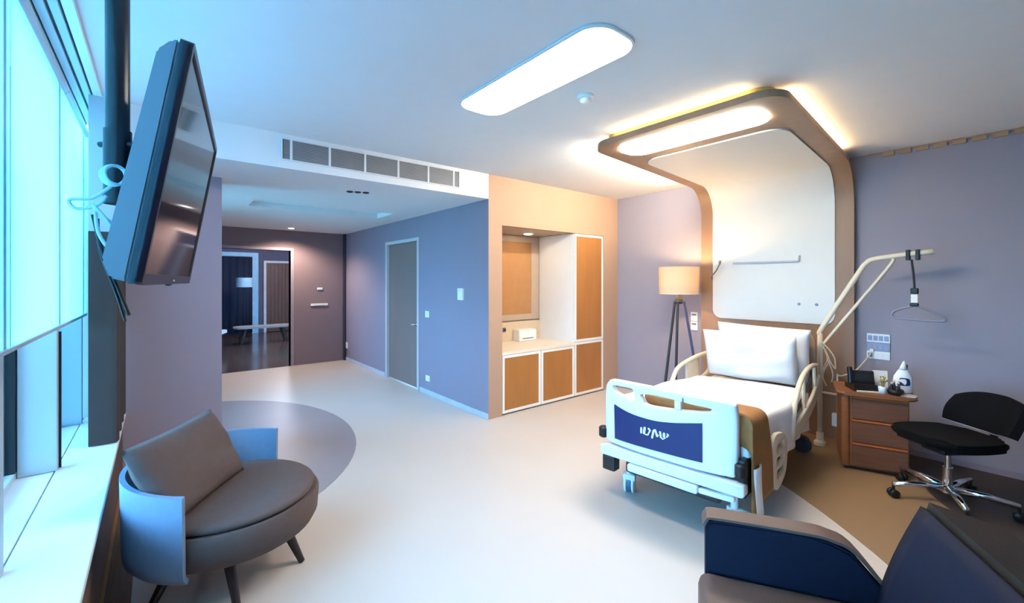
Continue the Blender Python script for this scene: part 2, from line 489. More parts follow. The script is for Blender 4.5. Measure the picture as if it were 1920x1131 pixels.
# ================================================================== ENTRANCE DETAILS
# door 1
dr = struct('door_1', bx(XB + .03, XB + .075, dy0 + .03, dy1 - .03, 0.012, dz - .03, bev=.002), M_door, 'flush grey brown door in the slate wall')
bm = NB()
box(bm, XB - .012, XB + .1, dy0 - .03, dy0 + .025, 0, dz + .02, bev=.003); box(bm, XB - .012, XB + .1, dy1 - .025, dy1 + .03, 0, dz + .02, bev=.003)
box(bm, XB - .012, XB + .1, dy0 + .025, dy1 - .025, dz - .028, dz + .02, bev=.003)
obj('door_frame', bm, M_jamb, dr)
hd = obj('door_handle', tube(tb([(XB + .03, 5.73, .935), (XB - .03, 5.73, .935)], .011), smoothpath([(XB - .03, 5.722, .935), (XB - .035, 5.78, .935), (XB - .03, 5.87, .935)], 4), .009), M_chrome, dr, True)
obj('handle_rose', xf(lathe(NB(), [(0, 0), (.026, 0), (.026, .008), (0, .008)], 18), (XB + .03, 5.73, .935), (0, -PI / 2, 0)), M_chrome, dr)

def wall_plate(name, label, cat, lo, hi, axis, m=M_white, dpt=.012, rocker=True, rm=M_lam):
    """small plate on a wall. lo,hi are the corners on the wall plane; axis x/y is the wall normal (towards minus)"""
    (a0, z0), (a1, z1), p = lo, hi, axis[1]
    if axis[0] == 'x':
        t = thing(name, label, cat, (p, (a0 + a1) / 2, z0)); W = a1 - a0; Hh = z1 - z0
        obj('plate', bx(-dpt, 0, -W / 2, W / 2, 0, Hh, bev=.003), m, t)
        if rocker: obj('rocker', bx(-dpt - .005, -dpt, -W * .3, W * .3, Hh * .22, Hh * .78, bev=.0015), rm, t)
    else:
        t = thing(name, label, cat, ((a0 + a1) / 2, p, z0)); W = a1 - a0; Hh = z1 - z0
        obj('plate', bx(-W / 2, W / 2, -dpt, 0, 0, Hh, bev=.003), m, t)
        if rocker: obj('rocker', bx(-W * .3, W * .3, -dpt - .005, -dpt, Hh * .22, Hh * .78, bev=.0015), rm, t)
    return t
wall_plate('light_switch', 'white light switch on the slate wall by the door handle', 'switch', (5.285, 1.065), (5.395, 1.155), ('x', XB))
wall_plate('wall_socket', 'low white socket on the slate wall beside the door', 'socket', (5.27, .185), (5.38, .262), ('x', XB))
t = wall_plate('thermostat', 'tall white thermostat on the slate wall near the cabinet corner', 'thermostat', (4.42, 1.335), (4.53, 1.48), ('x', XB), dpt=.03)
obj('dial', xf(lathe(NB(), [(0, 0), (.016, 0), (.014, .008), (0, .009)], 16), (-.03, 0, .125), (0, -PI / 2, 0)), M_cream, t)
wall_plate('switch_strip', 'wide white switch strip on the plum far wall', 'switch', (2.245, 1.095), (2.553, 1.137), ('y', YF), dpt=.02)
wall_plate('door_sensor', 'small white sensor above the switch strip on the far wall', 'sensor', (2.36, 1.40), (2.455, 1.442), ('y', YF), dpt=.02)
t = wall_plate('corner_socket', 'small white socket low in the dark corner of the entrance', 'socket', (8.56, .24), (8.66, .36), ('x', XB))
tag(obj('corner_cable', tb(smoothpath([(XB - .02, 8.61, .24), (XB - .03, 8.64, .12), (XB - .03, 8.68, .01)], 5), .008), M_black, None, True), 'dark cable below the corner socket', 'cable')
# conduit down the corner
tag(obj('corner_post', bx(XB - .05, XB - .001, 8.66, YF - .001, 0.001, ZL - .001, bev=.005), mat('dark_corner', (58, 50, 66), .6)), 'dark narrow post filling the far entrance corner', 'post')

# air grille in the step of the ceiling
t = thing('air_grille', 'long grey air conditioning grille in the ceiling step', 'vent', (1.64, YC, 2.655))
y1 = -.012
obj('backing', bx(-.85, .85, -.004, -.0005, -.085, .085), mat('grille_backing', (98, 100, 104), .6), t)
bm = NB(); box(bm, -.86, .86, y1, -.002, .082, .092); box(bm, -.86, .86, y1, -.002, -.092, -.082)
for x in (-.86, .85): box(bm, x, x + .01, y1, -.002, -.082, .082)
obj('frame', bm, M_ceil, t)
for x in (-.785, -.478, -.165, .160, .485, .785): obj('mullion', bx(x - .009, x + .009, y1, -.003, -.082, .082), M_ceil, t)
edges = [-.85, -.785, -.478, -.165, .160, .485, .785, .85]
slm = mat('grille_slats', (150, 152, 154), .5, .2)
for a, b in zip(edges, edges[1:]):
    bm = NB()
    for k in range(13):
        z = -.076 + k * .0127
        box(bm, a + .009, b - .009, -.010, -.005, z - .003, z + .003)
    o = obj('slats', bm, slm, t); o['kind'] = 'stuff'
# trio of spots
for k, (x, y) in enumerate([(1.541, 4.513), (1.615, 4.487), (1.69, 4.462)]):
    t = thing('spotlight', ['black recessed spotlight, end one farthest from the tan wall', 'black recessed spotlight, middle one of the three', 'black recessed spotlight, end one nearest the tan wall'][k], 'light', (x, y, ZL), 0, 'three black spots in the lowered ceiling')
    obj('trim_ring', lathe(NB(), [(.022, 0), (.034, 0), (.034, -.006), (.022, -.010), (.022, 0)], 20), M_black, t, auto=40)
    obj('lens', lathe(NB(), [(0, -.001), (.022, -.001), (.022, -.004), (0, -.003)], 20), M_dgrey, t)
# entrance downlight
t = thing('downlight', 'round lit downlight in the lowered ceiling by the far wall', 'light', (1.80, 8.232, ZL))
obj('trim_ring', lathe(NB(), [(.05, 0), (.075, 0), (.075, -.008), (.05, -.012), (.05, 0)], 24), M_white, t, auto=40)
obj('lens', lathe(NB(), [(0, -.002), (.05, -.002), (.045, -.014), (0, -.018)], 24), M_down, t, True)

spotlight('downlight_lamp', (1.80, 8.232, 2.46), 110, (255, 230, 208))
# ================================================================== LOUNGE beyond the opening
M_lfloor = mat('dark_lounge_floor', (84, 64, 56), 0.18, var=0.15, scale=3, stretch=(1, 6, 1))
M_lwall = mat('dark_lounge_wall', (92, 86, 108), 0.8)
struct('floor', bx(-1.2, 4.2, YF, 15.1, -0.1, 0), M_lfloor, 'dark glossy wooden floor of the lounge')
struct('wall_lounge', bx(-1.2, 4.2, 15.0, 15.1, 0, ZC), M_lwall, 'dark back wall of the lounge')
struct('wall_lounge_side', bx(4.1, 4.2, YF + .15, 15.0, 0, ZC), M_lwall, 'dark side wall of the lounge')
struct('wall_lounge_window', bx(-1.2, -1.1, YF + .15, 15.0, 0, ZC), M_lwall, 'dark wall closing the lounge')
struct('ceiling', bx(-1.2, 4.2, YF + .15, 15.1, ZC, ZC + .1), M_ceil, 'ceiling of the lounge')
# opening trim
bm = NB(); box(bm, ox1 - .0, ox1 + .05, YF - .012, YF + .15, 0, oz + .05); box(bm, ox0, ox1, YF - .012, YF + .15, oz, oz + .05)
struct('trim_5', bm, mat('opening_casing', (150, 142, 152), .5), 'slim casing around the lounge opening')
# frame round dark curtain, the blue light on it painted as pale colour
fr = struct('window_3', (lambda b: (box(b, 2.20, 2.36, 14.93, 14.99, 0, 2.42), box(b, .4, 2.20, 14.93, 14.99, 2.30, 2.42), b)[2])(NB()), mat('blue_light_on_frame', (150, 196, 226), .5), 'frame in the lounge with its blue light painted in')
bm = NB()
f = lambda u, v: (0.45 + 1.74 * u, 14.90 + .03 * math.sin(u * 60), 0.03 + 2.25 * v)
t = obj('dark_curtain', grid_solid(60, 2, f, .012), mat('midnight_curtain', (30, 38, 60), .9), None, True)
tag(t, 'dark blue curtain hanging at the back of the lounge', 'curtain')
t = struct('door_2', bx(2.58, 3.22, 14.94, 14.98, .01, 2.12), mat('brown_plank_door', (96, 60, 46), .5, var=.3, scale=5, stretch=(9, 1, .3)), 'brown plank door at the back of the lounge')
for k in range(6): obj('plank', bx(2.585 + k * .105, 2.682 + k * .105, 14.925, 14.94, .02, 2.11, bev=.003), MATS['brown_plank_door'], t)
bm = NB(); box(bm, 2.50, 2.57, 14.91, 14.99, 0, 2.19); box(bm, 2.57, 3.24, 14.91, 14.99, 2.125, 2.19); box(bm, 3.24, 3.30, 14.91, 14.99, 0, 2.19)
obj('door_frame', bm, mat('white_frame', (206, 202, 208), .5), t)
# bench
t = thing('bench', 'low bench with pale top and splayed dark legs in the lounge', 'bench', (2.10, 12.55, 0))
obj('bench_top', prism(NB(), rrect(-.66, .66, -.26, .26, .2, 8), .385, .43), mat('pale_bench_top', (150, 138, 134), .5), t)
for sx in (-1, 1):
    for sy in (-1, 1): obj('leg', tb([(sx * .40, sy * .13, .384), (sx * .52, sy * .20, 0.002)], [.03, .018], 8), M_dkwood, t)
# lounge lamp
t = thing('floor_lamp', 'floor lamp with a pale blue shade in the lounge', 'lamp', (1.86, 13.9, 0))
obj('lamp_shade', lathe(NB(), [(.20, 1.40), (.20, 1.66), (.19, 1.66), (.19, 1.40), (.20, 1.40)], 24), mat('pale_blue_shade', (150, 182, 200), .8), t, auto=40)
obj('pole', tb([(0, 0, .02), (0, 0, 1.52)], .012), M_black, t); obj('base', lathe(NB(), [(0, 0.001), (.15, 0.001), (.15, .02), (0, .025)], 24), M_black, t)
obj('shade_arm', tb([(-.19, 0, 1.5), (.19, 0, 1.5)], .006), M_black, t)
# white lounge chair
t = thing('lounge_chair', 'white shell chair on a dark base partly hidden by the pier', 'chair', (.88, 11.6, 0), R(-20))
obj('seat', prism(NB(), rrect(-.30, .30, -.28, .28, .12, 6), .40, .46), M_white, t)
obj('backrest', grid_solid(12, 6, lambda u, v: (-.28 + .08 * (1 - abs(2 * u - 1)) * -1 - .10 * v, -.28 + .56 * u, .461 + .22 * v), .03), M_white, t, True)
obj('base', prism(NB(), rrect(-.2, .2, -.2, .2, .05, 4), 0.001, .399), M_dkwood, t)
t = thing('side_table', 'pale pointed side table top beyond the white lounge chair', 'table', (.90, 12.6, 0))
obj('table_top', lathe(NB(), [(0, .70), (.30, .715), (.30, .73), (0, .74)], 28), M_white, t, auto=30)
obj('stem', tb([(0, 0, .01), (0, 0, .70)], .025), M_dkwood, t); obj('base', lathe(NB(), [(0, .001), (.2, .001), (.19, .02), (0, .03)], 24), M_dkwood, t)
ptlight('lounge_fill', (2.6, 12.3, 2.55), 110, (226, 226, 240), .15)  # added fill light to brighten the lounge, no fixture belongs to it

# ================================================================== FITTED CABINETS
def panel_door(parent, x0, x1, z0, z1, y, fw=.032, name='door'):
    """white framed door with an amber panel; front at local y"""
    d = obj(name, (lambda b: (box(b, x0, x1, y, y + .022, z0, z0 + fw), box(b, x0, x1, y, y + .022, z1 - fw, z1), box(b, x0, x0 + fw, y, y + .022, z0 + fw, z1 - fw), box(b, x1 - fw, x1, y, y + .022, z0 + fw, z1 - fw), b)[4])(NB()), M_lam, parent)
    obj('door_panel', bx(x0 + fw, x1 - fw, y + .006, y + .02, z0 + fw, z1 - fw), M_amber, d)
    return d
def carcass(x0, x1, z0, z1, y0, y1, th=.018, openfront=True):
    b = NB()
    box(b, x0, x0 + th, y0, y1, z0, z1); box(b, x1 - th, x1, y0, y1, z0, z1); box(b, x0 + th, x1 - th, y0, y1, z0, z0 + th); box(b, x0 + th, x1 - th, y0, y1, z1 - th, z1); box(b, x0 + th, x1 - th, y1 - th, y1, z0 + th, z1 - th)
    return b
yb = YC + .70
for k, (x0, x1) in enumerate([(3.09, 3.708), (3.712, 4.325)]):
    t = thing('base_cabinet', ['low white cabinet with amber door beside the tan wall corner', 'low white cabinet with amber door between the other two doors'][k], 'cabinet', ((x0 + x1) / 2, YC, 0), 0, 'low cabinets under the worktop')
    W = (x1 - x0) / 2
    obj('carcass', carcass(-W, W, .02, .70, .03, .70), M_lam, t)
    panel_door(t, -W + .004, W - .004, .022, .698, .004)
    obj('plinth', bx(-W + .02, W - .02, .06, .69, 0.001, .02), M_taupe, t)
t = thing('tall_cabinet', 'tall white framed cabinet with two amber doors one above the other', 'cabinet', (4.633, YC, 0))
W = .303
obj('carcass', carcass(-W, W, .02, 2.21, .03, .70), M_lam, t)
obj('shelf', bx(-W + .02, W - .02, .04, .68, .735, .755), M_lam, t)
panel_door(t, -W + .003, W - .003, .022, .738, .004)
panel_door(t, -W + .003, W - .003, .744, 2.208, .004)
obj('plinth', bx(-W + .02, W - .02, .06, .69, 0.001, .02), M_taupe, t)
tag(obj('worktop', bx(3.088, 4.327, YC + .0, YC + .715, .702, .738, bev=.003), M_counter), 'cream worktop over the two low cabinets', 'worktop')
tag(obj('backsplash', bx(3.09, 4.328, YC + .690, YC + .715, .739, 1.0, bev=.002), M_stone), 'beige stone upstand behind the worktop', 'backsplash')
t = thing('mirror', 'framed amber tinted mirror panel on the niche back wall', 'mirror', (3.72, YC + .715, 1.0))
obj('frame', (lambda b: (box(b, -.61, .60, -.02, 0, .02, .10), box(b, -.61, .60, -.02, 0, 1.12, 1.2), box(b, .45, .60, -.02, 0, .10, 1.12), box(b, -.61, -.55, -.02, 0, .10, 1.12), b)[4])(NB()), M_taupe, t)
obj('mirror_panel', bx(-.55, .45, -.012, 0, .10, 1.12), mat('amber_mirror', (170, 122, 76), .35, var=.05), t)
t = thing('towel_dispenser', 'white box shaped towel dispenser standing on the worktop upstand', 'dispenser', (3.975, YC + .600, .739))
obj('body', bx(-.16, .16, -.055, .085, 0.0, .15, bev=.012), M_white, t); obj('slot', bx(-.10, .10, -.058, -.0545, .03, .045), M_grey, t); obj('lid', bx(-.155, .155, -.05, .08, .15, .158, bev=.003), M_white, t)
wall_plate('niche_socket', 'small grey socket on the beige stone upstand', 'socket', (3.635, .87), (3.69, .93), ('y', YC + .690), M_grey, rm=M_dgrey)
t = thing('niche_downlight', 'round bright downlight in the niche ceiling', 'light', (3.86, YC + .42, nz))
obj('trim_ring', lathe(NB(), [(.055, 0), (.085, 0), (.085, -.008), (.055, -.014), (.055, 0)], 24), M_white, t, auto=40)
obj('lens', lathe(NB(), [(0, -.002), (.055, -.002), (.05, -.018), (0, -.024)], 24), emit('niche_lens', (255, 232, 200), 60), t, True)

# ================================================================== CEILING FIXTURES
t = thing('ceiling_light', 'large glowing white rounded ceiling light panel', 'light', (1.735, 1.89, ZC))
o_ = rrect(-.185, .185, -.63, .63, .13, 8); i_ = rrect(-.172, .172, -.617, .617, .118, 8)
obj('rim', xf(holed(o_, [i_], .016), (0, 0, -.008)), M_ceil, t)
obj('diffuser', prism(NB(), i_, -.014, -.001), M_lampe, t)
t = thing('smoke_detector', 'small white smoke detector beside the ceiling light', 'detector', (2.16, 1.862, ZC))
obj('base', lathe(NB(), [(0, 0), (.055, 0), (.055, -.012), (.048, -.02), (0, -.02)], 24), M_white, t, auto=40)
obj('sensor_dome', lathe(NB(), [(.036, -.02), (.036, -.034), (.026, -.046), (0, -.05)], 24), M_white, t, auto=50)

# ================================================================== CANOPY over the bed
def yc(x): return 1.65 + .086 * (x - 2.82)
def path_canopy():
    P = []
    zc, xw, r, x0 = 2.675, 5.18, .34, 2.80
    for k in range(41): P.append((x0 + (xw - r - x0) * k / 40, zc, 0, 1))
    for k in range(1, 13):
        a = R(90 * k / 12); P.append((xw - r + r * math.sin(a), zc - r + r * math.cos(a), math.sin(a), math.cos(a)))
    for k in range(1, 31): P.append((xw, (zc - r) * (1 - k / 30) + .001 * k / 30, 1, 0))
    L = [0]
    for a, b in zip(P, P[1:]): L.append(L[-1] + math.hypot(b[0] - a[0], b[1] - a[1]))
    return P, L
PP, LL = path_canopy()
def at_s(s):
    for k in range(len(LL) - 1):
        if s <= LL[k + 1] or k == len(LL) - 2:
            q = (s - LL[k]) / (LL[k + 1] - LL[k]); a, b = PP[k], PP[k + 1]
            return [a[i] + (b[i] - a[i]) * q for i in range(4)]
def ribbon(s0, s1, hw, o0, o1, r0=0.0, r1=0.0, holes=None, shift=0.0, hwl=None):
    """solid strip following the canopy path between s0 and s1; o = offset outwards (away from the room)"""
    ss = set([s0, s1]); k = s0
    while k < s1: ss.add(k); k += .045
    for rr, e, sg in ((r0, s0, 1), (r1, s1, -1)):
        if rr:
            for q in range(13): ss.add(e + sg * rr * (1 - math.cos(R(90 * q / 12))))
    ss = sorted(x for x in ss if s0 - 1e-9 <= x <= s1 + 1e-9)
    ns = []
    for x in ss:
        if not ns or x - ns[-1] > 1e-4: ns.append(x)
    bm = NB(); rows = []; NW = 10
    for s in ns:
        x, z, nx, nz_ = at_s(s)
        h = hw(s) if callable(hw) else hw
        if r0 and s - s0 < r0: h = h - r0 + math.sqrt(max(0, r0 ** 2 - (r0 - (s - s0)) ** 2))
        if r1 and s1 - s < r1: h = h - r1 + math.sqrt(max(0, r1 ** 2 - (r1 - (s1 - s)) ** 2))
        row = []
        for o in (o0, o1):
            px, pz = x + nx * o, z + nz_ * o
            row.append([bm.verts.new((px, yc(x) + shift + h * (-1 + 2 * k / NW), pz)) for k in range(NW + 1)])
        rows.append(row)
    for A, B in zip(rows, rows[1:]):
        for k in range(NW):
            bm.faces.new((A[0][k], A[0][k + 1], B[0][k + 1], B[0][k])); bm.faces.new((A[1][k], B[1][k], B[1][k + 1], A[1][k + 1]))
        bm.faces.new((A[0][0], B[0][0], B[1][0], A[1][0])); bm.faces.new((A[0][NW], A[1][NW], B[1][NW], B[0][NW]))
    for A in (rows[0], rows[-1]):
        for k in range(NW): bm.faces.new((A[0][k], A[1][k], A[1][k + 1], A[0][k + 1]))
    return bm
ST = LL[-1]
W0 = lambda s: .72 + .035 * min(1, s / 2.6)
can = thing('bed_canopy', 'curved wood framed canopy with white panel rising behind the bed', 'canopy', (0, 0, 0))
obj('wood_frame', ribbon(0, ST, W0, 0.0, .045, r0=.17), M_walnut, can, auto=35)
obj('white_panel', ribbon(.63, ST - 1.13, lambda s: .575 + .03 * min(1, s / 2.6), -.012, .004, r0=.16, r1=.10), M_panel, can, auto=35)
obj('fascia', ribbon(.085, 2.35, lambda s: W0(s) - .085, .05, ZC - 2.675 - .001, r0=.12), M_gold, can, auto=35)
# light panel of the canopy
bm = prism(NB(), [(x, y) for x, y in rrect(2.93, 3.26, yc(3.1) - .555, yc(3.1) + .555, .13, 8)], 2.664, 2.676)
obj('light_panel', bm, M_canlight, can)
# LED strips lying on the frame
bm = NB()
for sg in (-1, 1):
    a = Vector((3.05, yc(3.05) + sg * (W0(.2) - .045), 0)); b = Vector((4.80, yc(4.80) + sg * (W0(2.0) - .045), 0))
    dv = (b - a).normalized(); nv = Vector((-dv.y, dv.x, 0)) * .008
    q = [a - nv, b - nv, b + nv, a + nv]
    if sg < 0: prism(bm, [(p.x, p.y) for p in q], 2.722, 2.730)
    else: bl_ = q
box(bm, 2.838, 2.854, yc(2.84) - .50, yc(2.84) + .50, 2.722, 2.730)
obj('led_strip', bm, M_led, can)
off = Vector((-.086, 1, 0)).normalized() * .036
obj('led_strip', prism(NB(), [((p + off).x, (p + off).y) for p in bl_], 2.722, 2.748), emit('bright_led_strip', (255, 244, 226), LED * 10), can)
# fittings on the white panel
tag(obj('panel_rail', bx(5.150, 5.166, 1.56, 2.22, 1.765, 1.785, bev=.003), mat('pale_rail', (170, 172, 180), .4)), 'thin grey rail on the white canopy panel', 'rail')
tag(obj('rail_hook', tb(smoothpath([(5.160, 1.552, 1.775), (5.145, 1.55, 1.80), (5.150, 1.548, 1.835)], 4), .007), MATS['pale_rail'], None, True), 'small upright hook at the end of the thin grey rail', 'hook')
t = thing('reading_light', 'slim grey gooseneck reading light at the edge of the white panel', 'lamp', (5.165, 2.44, 1.60))
obj('gooseneck', tb(smoothpath([(0, .03, 0), (-.06, .0, .03), (-.10, -.07, .09), (-.11, -.115, .17)], 6), .008), M_grey, t, True)
obj('lamp_head', tb([(-.11, -.115, .165), (-.112, -.12, .21)], [.012, .016]), M_grey, t)
obj('mount', bx(-.012, 0.0, .015, .045, -.02, .02, bev=.003), M_grey, t)
for k, y in enumerate((1.555, 1.40)):
    t = thing('gas_outlet', ['small grey outlet knob on the white panel nearer the rail', 'small grey outlet knob on the white panel beside the lifting pole'][k], 'outlet', (5.168, y, 1.33), 0, 'outlet knobs on the white panel')
    obj('knob', xf(lathe(NB(), [(0, 0), (.014, 0), (.012, .014), (0, .016)], 14), (0, 0, 0), (0, -PI / 2, 0)), M_grey, t)

# wall plates on the bed wall
t = thing('socket_panel', 'white panel of sockets in three rows on the lilac wall over the nightstand', 'socket', (XW, .93, .83))
for k, (z0, z1) in enumerate([(0.0, .075), (.078, .155), (.158, .24)]):
    r_ = obj('socket_row', bx(-.014, 0, -.085, .085, z0, z1, bev=.002), [M_white, mat('grey_socket_row', (150, 158, 180), .4), M_white][k], t)
    for j in range(4): obj('socket_insert', bx(-.018, -.0135, -.076 + j * .04, -.044 + j * .04, z0 + .018, z1 - .018, bev=.001), [M_lam, M_outlet, M_outlet][k] if (k, j) != (0, 3) else M_grey, r_)
t = thing('wall_switch_pair', 'two white switch plates one above the other beside the tripod lamp', 'switch', (XW, 2.735, .945))
for z in (0, .118): 
    p = obj('plate', bx(-.012, 0, -.045, .045, z, z + .112, bev=.003), M_white, t)
    obj('rocker', bx(-.018, -.0115, -.028, .028, z + .07, z + .09), M_grey, p)

# ================================================================== WINDOW DRESSING
for k, (y0, y1) in enumerate([(-.08, 1.21), (1.23, 2.41), (2.43, 3.62), (3.635, 4.62)]):
    lab = ['white roller blind hanging nearest the wall opposite the entrance', 'white roller blind at the edge of the picture nearest the television', 'wide white roller blind beside the television pole', 'narrow white roller blind next to the charcoal curtain'][k]
    t = thing('roller_blind', lab, 'blind', (-.422, (y0 + y1) / 2, 1.312), 0, 'roller blinds over the window')
    W = (y1 - y0) / 2
    obj('fabric', bx(-.001, .001, -W, W, 0.012, 1.36), M_blind, t)
    obj('bottom_bar', bx(-.008, .008, -W, W, -.006, .012, bev=.003), M_frame, t)
    obj('roller_tube', xf(tb([(0, -W, 0), (0, W, 0)], .024, 16), (-.004, 0, 1.385)), M_frame, t, auto=40)
t = thing('curtain_track', 'white double curtain track running along the ceiling above the window', 'rail', (-.35, 2.2, ZC))
for k, (x0, x1, mm) in enumerate([(-.10, -.068, M_white), (-.058, -.022, M_frame), (-.010, .024, M_frame), (.034, .075, M_white)]):
    obj('track_rail', bx(x0, x1, -2.2, 2.41, -.028, -.001, bev=.002), mm, t)
for x0, x1 in ((-.068, -.058), (-.022, -.010), (.024, .034)): obj('track_groove', bx(x0, x1, -2.2, 2.41, -.012, -.001), M_dgrey, t)
# charcoal curtain drawn aside
CH = 1.36
def cf(u, v):
    s = u * 2.0; 
    if u < .14: x, y = -.335 + (u / .14) * .13, 3.78
    else:
        q = (u - .14) / .86; x = -.205 + .012 * math.sin(q * 22); y = 3.78 + .85 * q
    return (x, y, .525 + v * CH)
cu = thing('curtain', 'charcoal curtain drawn aside at the end of the window sill', 'curtain', (-.27, 4.1, .525))
o = obj('curtain_cloth', grid_solid(70, 4, cf, .012), M_curtain, None, auto=50); o.location = (.27, -4.1, -.525); o.parent = cu
o = obj('curtain_cloth', grid_solid(40, 4, lambda u, v: (-.328 + .006 * math.sin(u * 30), 3.80 + .80 * u, .525 + 1.36 * v), .010), M_curtain, None, True); o.location = (.27, -4.1, -.525); o.parent = cu

M_sheer = translucent_mat('pale_sheer_cloth', (206, 216, 220), 0.4)
o = obj('upper_cloth', grid_solid(40, 4, lambda u, v: (-.205 - .13 * max(0, 1 - u / .14) + .010 * math.sin(max(0, u - .14) * 22), 3.782 + .83 * max(0, (u - .14) / .86), 1.886 + .86 * v), .008), M_sheer, None, auto=50); o.location = (.27, -4.1, -.525); o.parent = cu
o['label'] = 'pale upper cloth'
# ================================================================== TELEVISION
tv = thing('television', 'flat television tilted down from the ceiling pole', 'television', (.098, 1.984, 1.884))
tv.rotation_euler = (0, 0, 0)
yw, tl = .134, .166
ax = Vector((math.sin(yw), math.cos(yw), 0)); nn = Vector((math.cos(yw), -math.sin(yw), 0))
upv = Vector((0, 0, math.cos(tl))) + nn * math.sin(tl); upv.normalize()
fn = ax.cross(upv); fn = fn if fn.dot(nn) > 0 else -fn
TM = Matrix((ax, upv, fn)).transposed().to_4x4()   # local x along width, y up, z towards the room
def tvo(name, bm, m, parent=tv, **k):
    bmesh.ops.transform(bm, matrix=TM, verts=bm.verts)
    return obj(name, bm, m, parent, **k)
w_, h_ = .555, .33
tvo('bezel', holed(rrect(-w_, w_, -h_, h_, .012, 3), [rrect(-w_ + .018, w_ - .018, -h_ + .03, h_ - .018, .004, 2)], .030), M_tvbezel).location = fn * -.016
scr = tvo('screen', box(NB(), -w_ + .017, w_ - .017, -h_ + .029, h_ - .017, -.012, -.006), M_screen)
bm = NB()
prof = [(-h_ + .004, -.032), (h_ - .004, -.032), (h_ - .012, -.050), (h_ - .05, -.074), (-h_ + .05, -.088), (-h_ + .008, -.066)]
prism(bm, [(p[0], p[1]) for p in prof], -w_ + .006, w_ - .006, 'yzx')
bmesh.ops.bevel(bm, geom=bm.edges[:], offset=.006, segments=2, affect='EDGES')
tvo('rear_casing', bm, M_tvback, auto=40)
tvo('sensor', box(NB(), -.03, .03, -h_ - .008, -h_ - .0005, -.02, -.006, bev=.003), M_black)
tvo('status_light', box(NB(), -.006, .006, -h_ + .010, -h_ + .016, -.0015, .0015), M_white)
tvo('vent', (lambda b: [box(b, -.36 + k * .04, -.34 + k * .04, -h_ + .10, -h_ + .13, -.091, -.086) for k in range(19)] and b)(NB()), M_black)['kind'] = 'stuff'
# mount
t = thing('television_mount', 'black ceiling pole mount carrying the television', 'mount', (-.10, 1.90, ZC))
obj('pole', tb([(0, 0, -.001), (0, 0, -.72)], .031, 20), M_mount, t, auto=40)
obj('ceiling_plate', lathe(NB(), [(0, -.0005), (.09, -.0005), (.09, -.012), (.035, -.03), (0, -.03)], 24), M_mount, t, auto=40)
obj('sleeve', tb([(0, 0, -.72), (0, 0, -.96)], .036, 20), M_mount, t, auto=40)
for sg in (-1, 1): obj('clamp_screw', tb([(0.0 + sg * .036 * .78, -sg * .036 * .62, -.765), (sg * .058 * .78, -sg * .058 * .62, -.765)], .009, 10), M_mount, t)
obj('bracket_arm', bx(.03, .083, -.03, .05, -.94, -.82, bev=.004), M_mount, t)
bm = box(NB(), -.18, .20, -.20, .16, -.118, -.106); bmesh.ops.transform(bm, matrix=TM, verts=bm.verts); 
o = obj('bracket_plate', bm, M_mount, t); o.location = (.19, .088, -.899)
bm = box(NB(), -.02, .02, .16, .31, -.125, -.100); bmesh.ops.transform(bm, matrix=TM, verts=bm.verts)
o = obj('bracket_hook', bm, M_mount, t); o.location = (.19, .088, -.899)
# cables on the mount
def cyl_loop(c, r1, r2, tilt, n=28):
    return [(c[0] + r1 * math.cos(2 * PI * k / n), c[1] + .03 * math.sin(2 * PI * k / n + tilt), c[2] + r2 * math.sin(2 * PI * k / n)) for k in range(n)]
t = thing('cable_coil', 'pale looped cables tied behind the television', 'cable', (-.10, 1.83, 1.86))
bm = NB()
for k in range(3): tube(bm, cyl_loop((-.005 + .004 * k, -.03 - .006 * k, .035), .028 - .002 * k, .036 - .002 * k, .4 * k), .0045, 7, True)
obj('coil', bm, M_palecable, t, True)
bm = NB()
tube(bm, smoothpath([(-.01, -.03, .0), (-.05, -.03, -.04), (-.10, -.02, -.05), (-.085, -.02, -.075), (-.04, -.03, -.06), (-.02, -.03, -.03)], 6), .005, 7)
tube(bm, smoothpath([(-.05, -.03, -.06), (-.01, -.04, -.12), (.015, -.04, -.18), (-.005, -.04, -.20), (-.035, -.04, -.15), (-.045, -.03, -.08)], 6), .005, 7)
tube(bm, smoothpath([(-.055, -.03, -.06), (-.02, -.02, -.10), (.03, -.0, -.12), (.085, .02, -.10)], 6), .004, 7)
obj('loose_loop', bm, M_palecable, t, True)
obj('hanging_lead', tube(tb(smoothpath([(-.05, -.03, -.09), (-.03, -.02, -.2), (0.0, .0, -.30), (.03, .02, -.40)], 6), .005, 7), smoothpath([(-.04, -.02, -.1), (-.035, -.01, -.2), (.0, .01, -.33), (.02, .03, -.42)], 6), .004, 7), M_black, t, True)

# ================================================================== BED
O = (2.553, 1.55, 0); BR = R(5.5)
bed = thing('hospital_bed', 'white hospital bed with blue footboard panel under the canopy', 'bed', O, BR)
# footboard: plate with two slots, bowed
def bow(bm, x0=0.0, amount=.055):
    for v in bm.verts:
        y, z, d = v.co.x, v.co.y, v.co.z
        b = amount * (abs(y) / .45) ** 3
        v.co = Vector((x0 + b + d, y, z))
    return bm
out = [(.445, .415), (-.435, .415)]
out = []
for p in smoothpath([(.43, .405, 0), (.0, .405, 0), (-.43, .405, 0)], 8): out.append((p.x, p.y))
top = smoothpath([(-.448, .43, 0), (-.45, .62, 0), (-.446, .80, 0), (-.41, .845, 0), (-.20, .858, 0), (.10, .868, 0), (.36, .862, 0), (.42, .835, 0), (.445, .78, 0), (.45, .62, 0), (.446, .43, 0)], 6)
out = [(.43, .408)] + [(.43 - .86 * k / 8, .406) for k in range(1, 9)] + [(p.x, p.y) for p in top]
h1 = [(p.x, p.y) for p in smoothpath([(.372, .818, 0), (.30, .826, 0), (.212, .826, 0), (.196, .80, 0), (.187, .755, 0), (.22, .752, 0), (.32, .77, 0), (.362, .79, 0)], 4, True)]
